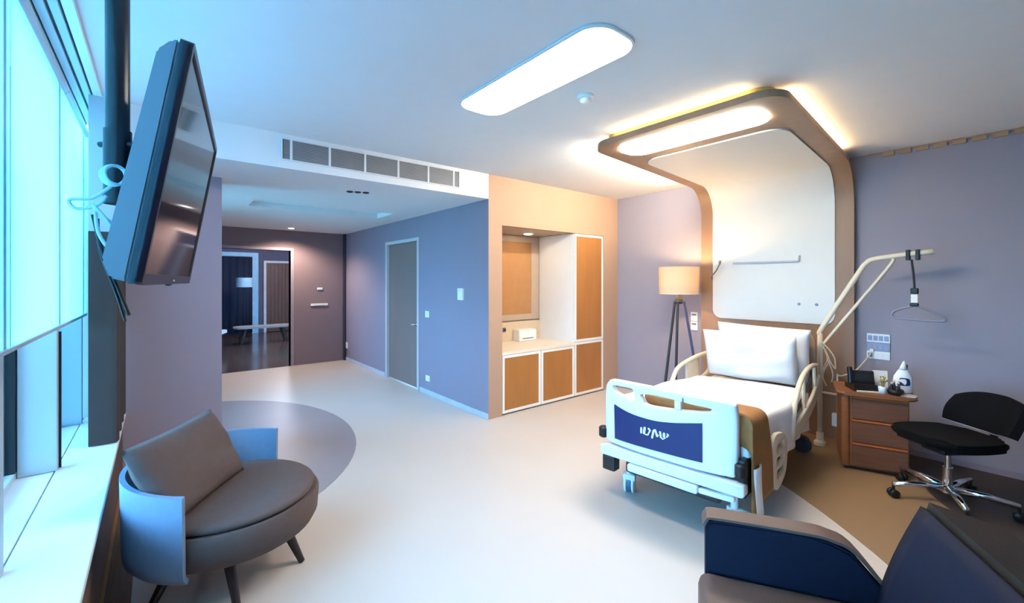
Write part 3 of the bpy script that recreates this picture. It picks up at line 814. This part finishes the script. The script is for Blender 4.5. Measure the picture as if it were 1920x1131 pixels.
h2 = [(p.x, p.y) for p in smoothpath([(.14, .80, 0), (.06, .812, 0), (-.08, .81, 0), (-.22, .80, 0), (-.31, .795, 0), (-.29, .775, 0), (-.15, .755, 0), (.0, .742, 0), (.10, .742, 0), (.125, .77, 0)], 4, True)]
bm = holed(out, [h1, h2], .05, .010)
slice_x(bm, [-.42 + .06 * k for k in range(15)])
fb = obj('footboard', bow(bm), M_whitemetal, bed, auto=45)
# blue panel
bl = [(.356, .676), (.25, .655), (.15, .644), (.05, .642), (-.04, .653), (-.14, .672), (-.265, .700), (-.265, .466), (.349, .446)]
bl = [(.356, .690)] + [(p.x, p.y) for p in smoothpath([(.356, .690, 0), (.25, .664, 0), (.15, .652, 0), (.03, .650, 0), (-.08, .664, 0), (-.18, .684, 0), (-.266, .702, 0)], 4)][1:] + [(-.266, .462), (.350, .448)]
bm = holed(bl, [], .006, .0)
slice_x(bm, [-.24 + .06 * k for k in range(10)])
bp_ = obj('blue_panel', bow(bm, -.0275), M_blue, fb)
obj('slot_grip', bow(box(NB(), -.135, -.095, .752, .812, -.024, .0, bev=.006), -.004), M_white, fb)
obj('slot_hook', bow(tb([(-.150, .800, -.03), (-.150, .835, -.03)], .004, 8)), M_grey, fb)
# white script mark on the panel : strokes traced as capsules
def capsule2d(a, b, r0, r1, n=6):
    a = Vector(a); b = Vector(b); d = (b - a); L = d.length; d.normalize(); p = Vector((-d.y, d.x)); o = []
    for k in range(n + 1):
        th = R(90 + 180 * k / n); o.append(a + (d * math.cos(th) + p * math.sin(th)) * r0)
    for k in range(n + 1):
        th = R(-90 + 180 * k / n); o.append(b + (d * math.cos(th) + p * math.sin(th)) * r1)
    return [(v.x, v.y) for v in o]
def px2(a, b):   # letter drawing units -> panel plane
    return (.140 - (a - 310) * .000265, .583 - (b - 480) * .00029 + (a - 310) * .000075)
strokes = [((345, 500), (340, 600), 26, 24), ((440, 500), (420, 610), 30, 30), ((400, 620), (500, 660), 12, 14), ((500, 660), (540, 650), 14, 16), ((545, 520), (585, 560), 22, 20), ((585, 565), (535, 640), 18, 14),
           ((680, 570), (640, 725), 24, 24), ((685, 560), (715, 555), 16, 18), ((725, 560), (770, 690), 22, 28), ((770, 690), (800, 680), 20, 18), ((850, 610), (868, 720), 26, 24), ((868, 720), (920, 768), 18, 14), ((920, 768), (985, 742), 13, 11), ((950, 650), (950, 710), 30, 28), ((1020, 720), (1055, 685), 18, 20), ((1030, 655), (1058, 685), 14, 18)]
bm = NB()
for a, b, r0, r1 in strokes:
    pa, pb = px2(*a), px2(*b)
    prism(bm, capsule2d(pa, pb, r0 * .00027, r1 * .00027), -.0008, .0008)
obj('script_mark', bow(bm, -.0312), M_white, bp_)
# frame parts
obj('foot_beam', bow(holed(rrect(-.50, .46, .318, .392, .02, 4), [], .07, .008), -.02, .03), M_whitemetal, bed, auto=45)
obj('lower_beam', bow(holed(rrect(-.24, .235, .262, .312, .012, 3), [], .05, .006), -.015, .03), M_whitemetal, bed, auto=45)
obj('lower_beam', bow(holed(rrect(-.44, -.242, .268, .30, .008, 3), [], .035, .004), -.005, .03), M_whitemetal, bed, auto=45)
bm = NB()
for sy in (-1, 1): box(bm, .02, 2.05, sy * .40 - .03, sy * .40 + .03, .30, .37, bev=.005)
for x in (.35, 1.0, 1.7): box(bm, x - .03, x + .03, -.369, .369, .31, .36, bev=.005)
obj('side_frame', bm, M_whitemetal, bed)
bm = NB()
for x0, x1 in ((.40, .95), (1.2, 1.8)):
    for sy in (-.25, .25): tube(bm, [(x0, sy, .34), (x1, sy, .45)], .02, 8)
box(bm, .10, 2.08, -.39, .39, .40, .44, bev=.005)
obj('mattress_platform', bm, M_dgrey, bed)
box_m = bx(.10, 1.9, -.33, .33, .18, .27, bev=.02); obj('motor_housing', box_m, M_dgrey, bed)
# corner bumpers
for sy in (-1, 1): obj('corner_bumper', xf(lathe(NB(), [(0, 0), (.022, 0), (.034, .01), (.034, .07), (.022, .08), (0, .08)], 18), (.035, sy * .468, .42)), M_black, bed, auto=40)
obj('hand_control', bx(.03, .16, -.495, -.45, .30, .52, bev=.012), M_black, bed)
obj('side_shield', grid_solid(8, 14, lambda u, v: (.10 + .12 * u + .05 * v * v, -.515 - .015 * math.sin(u * PI), .46 - .30 * v), .01), M_whitemetal, bed, True)
# casters
def caster(x, y, rz, lab=None):
    c = obj('caster', xf((lambda b: (tube(b, [(0, 0, .145), (0, 0, .31)], .022, 12), box(b, -.03, .055, -.045, .045, .10, .15, bev=.012), b)[2])(NB()), (0, 0, 0)), M_whitemetal, bed, auto=45)
    c.location = (x, y, 0); c.rotation_euler = (0, 0, rz)
    for sy in (-1, 1):
        obj('wheel', xf(lathe(NB(), [(0, -.014), (.05, -.014), (.066, -.010), (.075, -.004), (.075, .004), (.066, .010), (.05, .014), (0, .014)], 24), (.03, sy * .026, .0755), (PI / 2, 0, 0)), M_whitemetal, c, auto=50)
    obj('tyre', xf(lathe(NB(), [(0, -.011), (.070, -.011), (.070, .011), (0, .011)], 24), (.03, 0, .0755), (PI / 2, 0, 0)), mat('blue_tyre', (58, 108, 140), .5), c, auto=50)
    return c
caster(.17, .335, R(22)); caster(.20, -.38, R(-40))
for x, y, a in ((1.95, .36, 20), (1.98, -.36, -70)):
    c = caster(x, y, R(a))
    for ch in c.children: ch.data.materials[0] = M_rubber
    c.data.materials[0] = M_dgrey
obj('foot_shield', bx(.02, .10, .37, .47, .19, .30, bev=.01), M_dkwood, bed)
# head end
obj('headboard', bow(xf(holed(rrect(-.47, .46, .55, 1.10, [.02, .02, .10, .10], 6), [], .045, .008)), 2.16, -.02), M_walnut, bed, auto=45)
# side rails
def rail_tube(pts, r=.018): return tube(NB(), smoothpath(pts, 6), r, 10)
yr = -.485
rr = obj('side_rail', tube(NB(), smoothpath([(2.05, yr, .80), (1.86, yr - .01, .825), (1.62, yr - .015, .825), (1.36, yr - .02, .775), (1.20, yr - .02, .67), (1.14, yr - .015, .53), (1.13, yr - .01, .40)], 8), .020, 10), M_cream, bed, True)
obj('rail_web', grid_solid(20, 6, lambda u, v: (1.12 + 1.02 * u, yr - .02 - .02 * math.sin(u * PI), (.36 + .22 * u ** 1.3) + v * (.10 + .02 * u)), .025), M_cream, rr, True)
obj('rail_inner', grid_solid(20, 3, lambda u, v: (1.18 + .94 * u, yr + .005, (.47 + .24 * u ** 1.2) + v * .05), .02), M_dkwood, rr, True)
for x, z0, z1 in ((1.50, .52, .80), (1.92, .62, .81)): obj('rail_spindle', tb([(x, yr - .012, z0), (x, yr - .012, z1)], .014, 8), M_cream, rr)
yl = .485
rl = obj('side_rail', tube(NB(), smoothpath([(1.19, yl, .55), (1.24, yl, .66), (1.36, yl, .745), (1.68, yl, .79), (2.0, yl, .80), (2.12, yl, .785), (2.12, yl, .62), (1.9, yl, .56), (1.5, yl, .54)], 8, True), .020, 10, True), M_cream, bed, True)
obj('rail_web', grid_solid(10, 4, lambda u, v: (1.55 + .30 * u, yl, .56 + .22 * v), .02), M_cream, rl, True)
# lowered cream foot rail with slots
ol = [(p.x, p.y) for p in smoothpath([(.56, .52, 0), (.76, .515, 0), (.86, .46, 0), (.90, .36, 0), (.86, .22, 0), (.72, .16, 0), (.60, .17, 0), (.55, .30, 0)], 5, True)]
hs = [rrect(.62, .82, z, z + .055, .02, 4) for z in (.23, .315, .40)]
bm = holed(ol, hs, .03, .006)
for v in bm.verts: v.co = Vector((v.co.x, -.50 + v.co.z, v.co.y))
obj('side_rail', bm, M_cream, bed, auto=45)
bm = holed(ol, hs, .03, .006)
for v in bm.verts: v.co = Vector((v.co.x, .50 + v.co.z, v.co.y))
obj('side_rail', bm, M_cream, bed, auto=45)

BM = Matrix.Translation(O) @ Matrix.Rotation(BR, 4, 'Z')
def onbed(o): o.matrix_world = BM; return o
tag(onbed(obj('mattress', bx(.11, 2.09, -.43, .43, .442, .575, bev=.04, seg=3), M_linen, None, auto=40)), 'white mattress on the hospital bed', 'mattress')
# duvet
def dv(u, v):
    x = .10 + 1.62 * u
    zt = .70 - .075 * u + .015 * math.sin(7 * u + 1) * math.cos(5 * v)
    hw = .485 + .012 * math.sin(u * 13)
    q = -1 + 2 * v
    drop = .30 if q < 0 else .20
    a = .62
    if abs(q) < a: y = q / a * (hw - .05); z = zt + .02 * math.cos(q / a * PI / 2)
    else:
        k = (abs(q) - a) / (1 - a)
        if k < .35:
            th = k / .35 * PI / 2; y = (hw - .05 + .05 * math.sin(th)) * (1 if q > 0 else -1); z = zt - .05 + .05 * math.cos(th)
        else:
            kk = (k - .35) / .65
            y = (hw + .010 * math.sin(u * 40) * kk) * (1 if q > 0 else -1); z = zt - .05 - kk * drop * (.55 + .45 * math.sin(min(1, u * 1.5) * PI / 2 + .1))
    return (x, y, z)
tag(onbed(obj('duvet', grid_solid(40, 36, dv, .045), M_linen, None, True)), 'plump white duvet spread over the hospital bed', 'duvet')
# brown blanket over the foot end
def bk(u, v):
    x = .092 + .32 * max(0, (u - .2) / .8)
    zt = .782 - .035 * u - .20 * max(0, 1 - u / .2) ** 1.6 + .004 * math.sin(9 * u)
    hw = .515
    q = -1 + 1.19 * v; drop = (.56 - .10 * u)
    a = .5
    if abs(q) < a: y = q / a * (hw - .07); z = zt
    else:
        k = (abs(q) - a) / (1 - a); sg = 1 if q > 0 else -1
        if k < .25:
            th = k / .25 * PI / 2; y = sg * (hw - .07 + .07 * math.sin(th)); z = zt - .07 + .07 * math.cos(th)
        else:
            kk = (k - .25) / .75; y = sg * (hw + .012 * math.sin(u * 9) * kk); z = zt - .07 - kk * drop
            x += .22 * kk * u * (1 - .55 * kk) * (1 if q < 0 else 0)
    return (x, y, z)
tag(onbed(obj('blanket', grid_solid(20, 44, bk, .012), M_blanket, None, True)), 'brown blanket folded over the foot end of the bed', 'blanket')
# pillows
pb = pillow_bm(.80, .48, .19, seed=3, corner=.015)
p = obj('pillow', pb, M_linen, None, True)
p.matrix_world = BM @ Matrix.Translation((1.86, .0, .625)) @ Matrix.Rotation(PI / 2, 4, 'Z') @ Matrix.Rotation(R(-16), 4, 'X')
tag(p, 'large white pillow propped in front at the head of the bed', 'pillow', 'white pillows at the head of the bed')
p = obj('pillow', pillow_bm(.80, .52, .13, seed=5, corner=.03), M_linen, None, True)
p.matrix_world = BM @ Matrix.Translation((2.03, -.05, .63)) @ Matrix.Rotation(PI / 2, 4, 'Z') @ Matrix.Rotation(R(-10), 4, 'X') @ Matrix.Rotation(R(-2), 4, 'Y')
tag(p, 'white pillow standing behind the front pillow against the headboard', 'pillow', 'white pillows at the head of the bed')

# ================================================================== LIFTING POLE
t = thing('lifting_pole', 'cream patient lifting pole with slanting arm at the head of the bed', 'pole', (4.90, 1.30, 0))
pts = [(0, 0, .03), (0, 0, 1.06)] + [tuple(p) for p in smoothpath([(0, 0, 1.06), (0, -.02, 1.13), (0.01, -.28, 1.62), (.02, -.345, 1.73), (.02, -.43, 1.77), (.03, -.78, 1.815)], 5)][1:]
obj('post', tube(NB(), pts, .022, 12), M_cream, t, True)
obj('brace', tb(smoothpath([(0.0, -.01, .93), (.0, -.08, 1.05), (.015, -.48, 1.66), (.02, -.53, 1.765)], 5), .014, 10), M_cream, t, True)
obj('post_socket', xf(lathe(NB(), [(0, 0), (.05, 0), (.05, .03), (.03, .05), (.03, .12), (0, .12)], 18), (0, 0, 0.001)), M_cream, t, auto=40)
for y in (-.625, -.685): obj('clip', bx(-.005, .055, y - .014, y + .014, 1.745, 1.835, bev=.006), M_black, t)
t2 = thing('trapeze_bar', 'grey triangular lifting trapeze hanging on a dark strap from the pole', 'trapeze', (4.93, .655, 1.745))
obj('strap', tb(smoothpath([(0, 0, .005), (.0, -.012, -.12), (.0, -.018, -.24)], 4), .008, 8), M_dgrey, t2)
obj('buckle', bx(-.018, .018, -.043, .007, -.285, -.235, bev=.008), M_black, t2)
obj('tag', bx(-.012, .012, -.04, .004, -.36, -.286, bev=.003), M_lam, t2)
obj('buckle', bx(-.018, .018, -.045, .012, -.39, -.361, bev=.008), M_black, t2)
M_ghost = mat('grey_handle_plastic', (134, 134, 152), .5)
obj('grip', tb([tuple(p) for p in smoothpath([(0, .0, -.39), (0, .10, -.43), (0, .125, -.475), (0, .06, -.50), (0, -.16, -.505), (0, -.20, -.49), (0, -.12, -.43), (0, -.04, -.39)], 6, True)], .009, 8, True), M_ghost, t2, True)
# cables hanging on the pole
STRANDS = [[(-0.032, 0.015, 0.394), (-0.026, -0.048, 0.325), (-0.02, -0.09, 0.245), (-0.014, -0.094, 0.146)],
           [(-0.02, 0.011, 0.369), (-0.014, -0.027, 0.287), (-0.008, -0.057, 0.2), (-0.002, -0.09, 0.145)],
           [(-0.008, -0.048, 0.209), (-0.002, -0.006, 0.122), (0.004, 0.006, 0.049), (0.01, -0.019, -0.028)],
           [(-0.032, -0.036, 0.228), (-0.026, -0.065, 0.151), (-0.02, -0.077, 0.083), (-0.014, -0.065, 0.021)],
           [(-0.02, -0.002, 0.345), (-0.014, -0.032, 0.237), (-0.008, -0.002, 0.142), (-0.002, 0.015, 0.062)]]
t = thing('cable_bundle', 'bundle of cream cables tied on the lifting pole', 'cable', (4.90, 1.27, .60))
bm = NB()
for st in STRANDS:
    tube(bm, smoothpath(st, 6), .0058, 7)
obj('loops', bm, M_cable, t, True)
t = thing('wall_lead', 'cream lead running from the cable bundle to the socket panel', 'cable', (4.90, 1.16, .70))
obj('lead', tb(smoothpath([(0, .005, -.005), (.05, -.02, -.02), (.14, -.10, .03), (.26, -.16, .13), (.335, -.185, .20)], 7), .007, 8), M_cable, t, True)
obj('lead_plug', bx(.325, .345, -.20, -.17, .19, .225, bev=.004), M_white, t)
t = thing('hanging_plug', 'white plug adapter hanging on a straight cream cord', 'plug', (4.90, 1.163, .21))
obj('cord', tb([(0, 0, .12), (0, 0, .49)], .008, 8), M_cable, t)
obj('plug_body', bx(-.025, .025, -.04, .04, 0, .12, bev=.008), M_white, t)
tag(obj('cord_clip', bx(4.885, 4.915, 1.165, 1.295, .50, .515, bev=.003), M_cable), 'short cream cross bar between lifting pole and hanging cord', 'bar')

# ================================================================== TRIPOD LAMP
t = thing('tripod_lamp', 'lit tripod floor lamp with cream drum shade beside the canopy', 'lamp', (4.78, 2.68, 0))
obj('lamp_shade', lathe(NB(), [(.222, 1.42), (.228, 1.735), (.223, 1.735), (.217, 1.42), (.222, 1.42)], 40), M_shade, t, auto=30)
obj('shade_ring', lathe(NB(), [(.222, 1.415), (.226, 1.415), (.226, 1.425), (.222, 1.425), (.222, 1.415)], 40), M_cream, t)
obj('hub', lathe(NB(), [(0, 1.30), (.04, 1.30), (.05, 1.33), (.03, 1.38), (.012, 1.40), (.012, 1.50), (0, 1.50)], 18), M_dgrey, t, auto=40)
obj('bulb', lathe(NB(), [(0, 1.50), (.02, 1.51), (.035, 1.56), (.03, 1.60), (0, 1.62)], 16), emit('bulb_glow', (255, 200, 130), 12), t, True)
for a, m in ((200, M_dkwood), (165, M_dkwood), (300, M_bluewood)):
    a = R(a); obj('leg', tb([(.06 * math.cos(a), .06 * math.sin(a), 1.33), (.27 * math.cos(a), .27 * math.sin(a), 0.004)], [.014, .017], 8), m, t)
obj('leg_spreader', tb([(.07 * math.cos(R(k)), .07 * math.sin(R(k)), 1.325) for k in (200, 165, 300)], .010, 8, True), M_bluewood, t)
ptlight('tripod_lamp_light', (4.78, 2.68, 1.66), 30, (255, 214, 160), .04)

# ================================================================== NIGHTSTAND
dx, dy = .32, -.947
NR = math.atan2(dy, dx)          # local +x runs along the drawer fronts
t = thing('nightstand', 'reddish wood nightstand with three drawers by the bed wall', 'nightstand', (4.433, 1.02, 0), NR)
W, D_, Hn = .43, .40, .65
obj('carcass', (lambda b: (prism(b, rrect(0, W, .012, D_, [.03, .03, .01, .01], 4), .03, Hn - .03), b)[1])(NB()), M_cherry, t, auto=40)
obj('plinth', bx(.02, W - .02, .03, D_ - .01, 0.001, .03), M_dkwood, t)
tp = prism(NB(), rrect(-.035, W + .05, -.03, D_ + .01, [.05, .07, .02, .02], 6), Hn - .03, Hn)
bmesh.ops.bevel(tp, geom=[e for e in tp.edges if abs(e.verts[0].co.z - e.verts[1].co.z) < 1e-6], offset=.010, segments=3, affect='EDGES')
obj('top', tp, M_cherry, t, auto=40)
for k in range(3):
    z0 = .045 + k * .192
    dr_ = obj('drawer', bx(.065, W - .012, -.006, .013, z0, z0 + .168, bev=.004), M_cherrydark, t)
    obj('drawer_edge', bx(.067, W - .014, -.012, .012, z0 + .170, z0 + .186, bev=.004), M_orange, dr_)
obj('corner_post', prism(NB(), rrect(-.006, .052, -.006, .05, .02, 5), .03, Hn - .031), M_cherry, t, auto=40)
NM = Matrix.Translation((4.433, 1.02, 0)) @ Matrix.Rotation(NR, 4, 'Z')
def ns(x, y): p = NM @ Vector((x, y, 0)); return (p.x, p.y, Hn)
# things on the nightstand
t = thing('telephone', 'black bedside telephone on the nightstand', 'telephone', ns(.150, .14), NR + R(12))
obj('base', (lambda b: (prism(b, [(-.10, 0), (.10, 0), (.10, .035), (-.10, .06)], -.09, .07, 'yzx'), b)[1])(NB()), M_black, t)
obj('screen_housing', xf(bx(-.065, .095, -.012, .012, 0, .115, bev=.008), (0, .02, .04), (R(-14), 0, 0)), M_black, t)
obj('display', xf(bx(-.045, .08, -.015, -.011, .025, .095), (0, .02, .04), (R(-14), 0, 0)), mat('dark_display', (34, 38, 38), .2), t)
obj('handset', xf(bx(-.095, -.06, -.02, .02, 0, .15, bev=.012), (0, .01, .035), (R(-10), 0, 0)), M_black, t)
obj('tray_lip', bx(-.075, .08, -.118, -.101, 0.0005, .012, bev=.003), M_cream, t)
t = thing('menu_card', 'white upright card leaning behind the black telephone', 'card', ns(.29, .27), NR + R(8))
obj('card', xf(bx(-.05, .05, -.003, .003, 0.002, .15, bev=.001), (0, 0, 0), (R(-6), 0, 0)), M_lam, t)
t = thing('glass_tumbler', 'small glass of water with a yellow sprig', 'glass', ns(.268, .05), NR)
obj('tumbler', lathe(NB(), [(0, .001), (.024, .001), (.028, .06), (.025, .06), (.022, .006), (0, .006)], 20), mat('pale_glass', (206, 222, 232), .1), t, True)
bm = NB(); rnd = random.Random(4)
for k in range(9):
    a = rnd.uniform(0, 6.28); e = rnd.uniform(.01, .03); tube(bm, smoothpath([(0, 0, .02), (e * .5 * math.cos(a), e * .5 * math.sin(a), .08), (e * math.cos(a), e * math.sin(a), rnd.uniform(.10, .14))], 3), .002, 5)
    bmesh.ops.create_icosphere(bm, subdivisions=1, radius=.008, matrix=Matrix.Translation((e * math.cos(a), e * math.sin(a), rnd.uniform(.095, .14))))
obj('sprig', bm, mat('ochre_sprig', (150, 124, 56), .7), t)
t = thing('bottle_tray', 'dark oval caddy of small bottles on the nightstand front edge', 'caddy', ns(.350, .06), NR)
obj('tray', lathe(NB(), [(0, .001), (.045, .001), (.055, .03), (.048, .045), (.044, .045), (.046, .012), (0, .012)], 24), M_black, t, True)
for k, (x, y, h, m) in enumerate([(-.022, .012, .085, M_dkwood), (.004, -.018, .075, M_dgrey), (.022, .014, .09, M_brownleather), (-.004, .024, .10, M_dkwood)]):
    b_ = thing('small_bottle', ['tiny dark bottle at the telephone side of the caddy', 'tiny grey bottle at the front of the caddy', 'tiny brown bottle at the white bottle side of the caddy', 'tallest tiny dark bottle at the back of the caddy'][k], 'bottle', (0, 0, 0), 0, 'tiny bottles in the caddy')
    p = NM @ Vector((.350 + x, .06 + y, 0)); b_.location = (p.x, p.y, Hn + .0125)
    obj('body', lathe(NB(), [(0, 0), (.010, 0), (.010, h * .6), (.005, h * .75), (.005, h * .85), (0, h * .85)], 12), m, b_, auto=40)
    obj('cap', lathe(NB(), [(0, h * .85), (.006, h * .85), (.006, h), (0, h)], 12), M_cream, b_)
t = thing('detergent_bottle', 'white pointed bottle with a blue label on the nightstand', 'bottle', ns(.42, .20), NR)
prof = [(0, 0.001), (.056, 0.001), (.062, .01), (.063, .09), (.058, .13), (.040, .165), (.028, .185)]
bm = lathe(NB(), prof + [(0, .185)], 28)
for v in bm.verts: v.co.y *= .6
obj('body', bm, M_white, t, auto=50)
bm = lathe(NB(), [(0, .186), (.026, .186), (.020, .21), (.010, .245), (.004, .258), (0, .26)], 20)
for v in bm.verts: v.co.y *= .7; v.co.x += max(0, v.co.z - .19) * .12
obj('nozzle', bm, M_lam, t, True)
def onbottle(outl, m, d=.0015):
    b = holed(outl, [], .002)
    slice_x(b, [-.03 + .01 * k for k in range(7)])
    for v in b.verts:
        x, z, q = v.co.x, v.co.y, v.co.z; yy = -.6 * math.sqrt(max(0, .0635 ** 2 - x * x)); v.co = Vector((x, yy - d - q, z))
    return b
lb = obj('label', onbottle([(p.x, p.y) for p in smoothpath([(-.040, .070, 0), (-.030, .100, 0), (-.02, .122, 0), (.02, .122, 0), (.036, .112, 0), (.040, .075, 0), (.032, .062, 0), (-.03, .060, 0)], 4, True)], M_blue), M_blue, t)
obj('label_emblem', onbottle([(p.x, p.y) for p in smoothpath([(-.034, .095, 0), (-.02, .112, 0), (.006, .114, 0), (.016, .100, 0), (.014, .078, 0), (.004, .068, 0), (-.008, .080, 0), (-.018, .088, 0)], 4, True)], M_white, .003), M_white, lb)
t = thing('folded_papers', 'flat pale papers lying before the white bottle', 'papers', ns(.415, .06), NR + R(-14))
for k in range(3): obj('sheet', xf(bx(-.055, .06, -.045, .04, .001 + k * .0022, .0025 + k * .0022), (0, 0, 0), (0, 0, R(-7 + 6 * k))), mat('grey_paper', (176, 172, 176), .6) if k != 1 else M_lam, t)
t = thing('brown_bottle', 'slim brown glass bottle behind the white pointed bottle', 'bottle', ns(.46, .33), NR)
obj('body', lathe(NB(), [(0, .001), (.03, .001), (.032, .11), (.014, .15), (.014, .185), (0, .185)], 20), mat('brown_glass', (96, 58, 44), .35), t, auto=50)
obj('cap', lathe(NB(), [(0, .186), (.017, .186), (.017, .21), (0, .21)], 18), M_brownleather, t)

# ================================================================== OFFICE CHAIR
th = math.atan2(.61, -.79)
t = thing('office_chair', 'black swivel chair with low curved back and chrome star base', 'chair', (4.325, .385, 0), th)   # faces local +x
bm = NB()
ol = [(p.x, p.y) for p in smoothpath([(.27, 0, 0), (.25, .17, 0), (.12, .245, 0), (-.10, .235, 0), (-.24, .17, 0), (-.26, 0, 0), (-.24, -.17, 0), (-.10, -.235, 0), (.12, -.245, 0), (.25, -.17, 0)], 5, True)]
prism(bm, ol, .425, .485)
bmesh.ops.bevel(bm, geom=[e for e in bm.edges if abs(e.verts[0].co.z - e.verts[1].co.z) < 1e-6], offset=.022, segments=3, affect='EDGES')
for v in bm.verts: v.co.z += .05 * max(0, abs(v.co.y) - .10) + .015 * (v.co.x > .2)
obj('seat', bm, M_blackfab, t, auto=50)
def bf(u, v):
    y = -.225 + .45 * u; q = 2 * u - 1
    zt = .76 - .05 * abs(q) ** 3; zb = .50 + .035 * abs(q) ** 2
    z = zb + (zt - zb) * v
    x = -.285 - .10 * v + .10 * q * q + .015 * math.sin(v * PI)
    return (x, y * (1 - .06 * (1 - math.sin(v * PI))), z)
bk_ = obj('backrest', grid_solid(24, 10, bf, .045), M_blackfab, t, auto=60)
obj('back_edge', tb([tuple(Vector(bf(k / 24, 0)) + Vector((.004, 0, -.006))) for k in range(25)], .005, 6), M_grey, bk_, True)
obj('back_bracket', tb(smoothpath([(-.02, 0, .405), (-.24, 0, .40), (-.33, 0, .43), (-.345, 0, .56)], 6), .022, 8), M_black, t, True)
obj('tilt_housing', bx(-.11, .12, -.09, .09, .36, .425, bev=.02), M_black, t)
obj('gas_column', lathe(NB(), [(0, .09), (.028, .09), (.028, .25), (.018, .25), (.018, .365), (0, .365)], 20), M_chrome, t, auto=40)
obj('hub', lathe(NB(), [(0, .075), (.045, .075), (.045, .115), (.03, .125), (0, .125)], 20), M_chrome, t, auto=40)
for k in range(5):
    a = R(128 + 72 * k) - th; ca, sa = math.cos(a), math.sin(a)
    b = NB(); tube(b, [(.035 * ca, .035 * sa, .10), (.18 * ca, .18 * sa, .108), (.335 * ca, .335 * sa, .098)], [.026, .022, .016], 10)
    lg = obj('base_leg', b, M_chrome, t, True)
    cb = NB()
    for sg in (-1, 1):
        xf_ = Matrix.Translation((.33 * ca - sa * sg * .018, .33 * sa + ca * sg * .018, .0315)) @ Matrix.Rotation(a, 4, 'Z') @ Matrix.Rotation(PI / 2, 4, 'X')
        q = lathe(NB(), [(0, -.012), (.026, -.012), (.0305, -.007), (.0305, .007), (.026, .012), (0, .012)], 18)
        bmesh.ops.transform(q, matrix=xf_, verts=q.verts)
        me = bpy.data.meshes.new('w'); q.to_mesh(me); q.free(); cb.from_mesh(me); bpy.data.meshes.remove(me)
    tube(cb, [(.33 * ca, .33 * sa, .04), (.33 * ca, .33 * sa, .09)], .008, 8)
    obj('caster', cb, M_black, lg, auto=50)

# ================================================================== TUB CHAIR by the window
TC = (.323, 2.81); fa = math.atan2(-.57, .82)
t = thing('tub_chair', 'round taupe tub chair with slate shell by the window', 'chair', (TC[0], TC[1], 0), fa)   # faces local +x, left arm +y
# seat base drum + cushion
obj('seat_base', lathe(NB(), [(0, .225), (.37, .212), (.405, .222), (.425, .26), (.432, .365), (.420, .385), (0, .385)], 48), M_tubfab, t, auto=50)
obj('seat_cushion', lathe(NB(), [(0, .3855), (.39, .3855), (.405, .395), (.405, .412), (.39, .425), (.30, .432), (0, .436)], 48), M_tubfab, t, True)
def shf(u, v):
    a = R(90) + R(180) * u
    a = R(86) + R(188) * u
    mid = math.sin(u * PI)
    zt = .60 + .03 * mid; zb = .205
    z = zb + (zt - zb) * v
    r = .436 + .008 * v - .025 * (1 - min(1, v / .10)) ** 2
    return (r * math.cos(a), r * math.sin(a), z)
obj('shell', grid_solid(56, 14, shf, -.022), M_tubshell, t, auto=60)
legs = [((.10, -.24), (.205, -.345)), ((.27, -.02), (.365, .0)), ((-.12, -.24), (-.20, -.345)), ((-.16, .20), (-.26, .26))]
for (a, b), (c, d_) in legs:
    obj('leg', tb([(a, b, .235), (c, d_, .004)], [.030, .016], 10), M_dkwood, t)
cu_ = obj('cushion', pillow_bm(.66, .42, .14, seed=9), M_tubfab, None, True)
cu_.matrix_world = Matrix.Translation((TC[0], TC[1], 0)) @ Matrix.Rotation(fa, 4, 'Z') @ Matrix.Translation((-.06, -.10, .432)) @ Matrix.Rotation(R(90), 4, 'Z') @ Matrix.Rotation(R(-28), 4, 'X')
tag(cu_, 'square taupe cushion leaning back in the tub chair', 'cushion')

# ================================================================== ARMCHAIR in front
aa = Vector((-.5, .866, 0)); an = math.atan2(.866, -.5)       # faces local +x ; sitter's right arm is local -y
t = thing('armchair', 'navy armchair with brown leather seat near the camera', 'armchair', (1.632, .40, 0), an)
def Ac(x, y): return (x, y)
# local: x forward, y to the sitter's left
obj('seat_cushion', bx(-.26, .375, -.27, .27, .26, .42, bev=.04, seg=3), M_brownleather, t, auto=40)
obj('seat_base', bx(-.27, .36, -.30, .30, .10, .26, bev=.01), M_navy, t)
def armside(sy):
    b = NB()
    prof = [(-.30, .12), (.345, .12), (.345, .58), (.335, .602), (.31, .61), (.0, .613), (-.08, .604), (-.14, .578), (-.26, .436), (-.30, .39)]
    y0, y1 = (-.355, -.275) if sy < 0 else (.275, .355)
    prism(b, prof, y0, y1, 'xzy')
    bmesh.ops.bevel(b, geom=[e for e in b.edges if abs(e.verts[0].co.y - e.verts[1].co.y) < 1e-6], offset=.008, segments=2, affect='EDGES')
    return b
for sy in (-1, 1):
    ar = obj('armrest', armside(sy), M_navy, t, auto=40)
    pr = smoothpath([(.347, 0, .585), (.335, 0, .608), (.30, 0, .617), (.0, 0, .619), (-.08, 0, .610), (-.15, 0, .578), (-.26, 0, .441)], 4)
    y0, y1 = (-.358, -.272) if sy < 0 else (.272, .358)
    obj('arm_cap', grid_solid(len(pr) - 1, 2, lambda u, v: (pr[round(u * (len(pr) - 1))].x, y0 + (y1 - y0) * v, pr[round(u * (len(pr) - 1))].z), .010), M_brownleather, ar, auto=50)
def bkf(u, v):
    y = -.27 + .61 * u
    return (-.215 - .14 * v, y, .28 + .53 * v)
obj('backrest', grid_solid(10, 8, bkf, .20), M_darkleather, t, auto=40)
obj('back_cushion', grid_solid(10, 8, lambda u, v: (-.20 - .13 * v + .012 * math.sin(v * PI), -.265 + .60 * u, .42 + .375 * v), .02), M_navy, t, True)
for x in (-.24, .30):
    for y in (-.28, .28): obj('leg', tb([(x, y, .10), (x * 1.05, y * 1.05, .002)], [.022, .015], 8), M_dkwood, t)
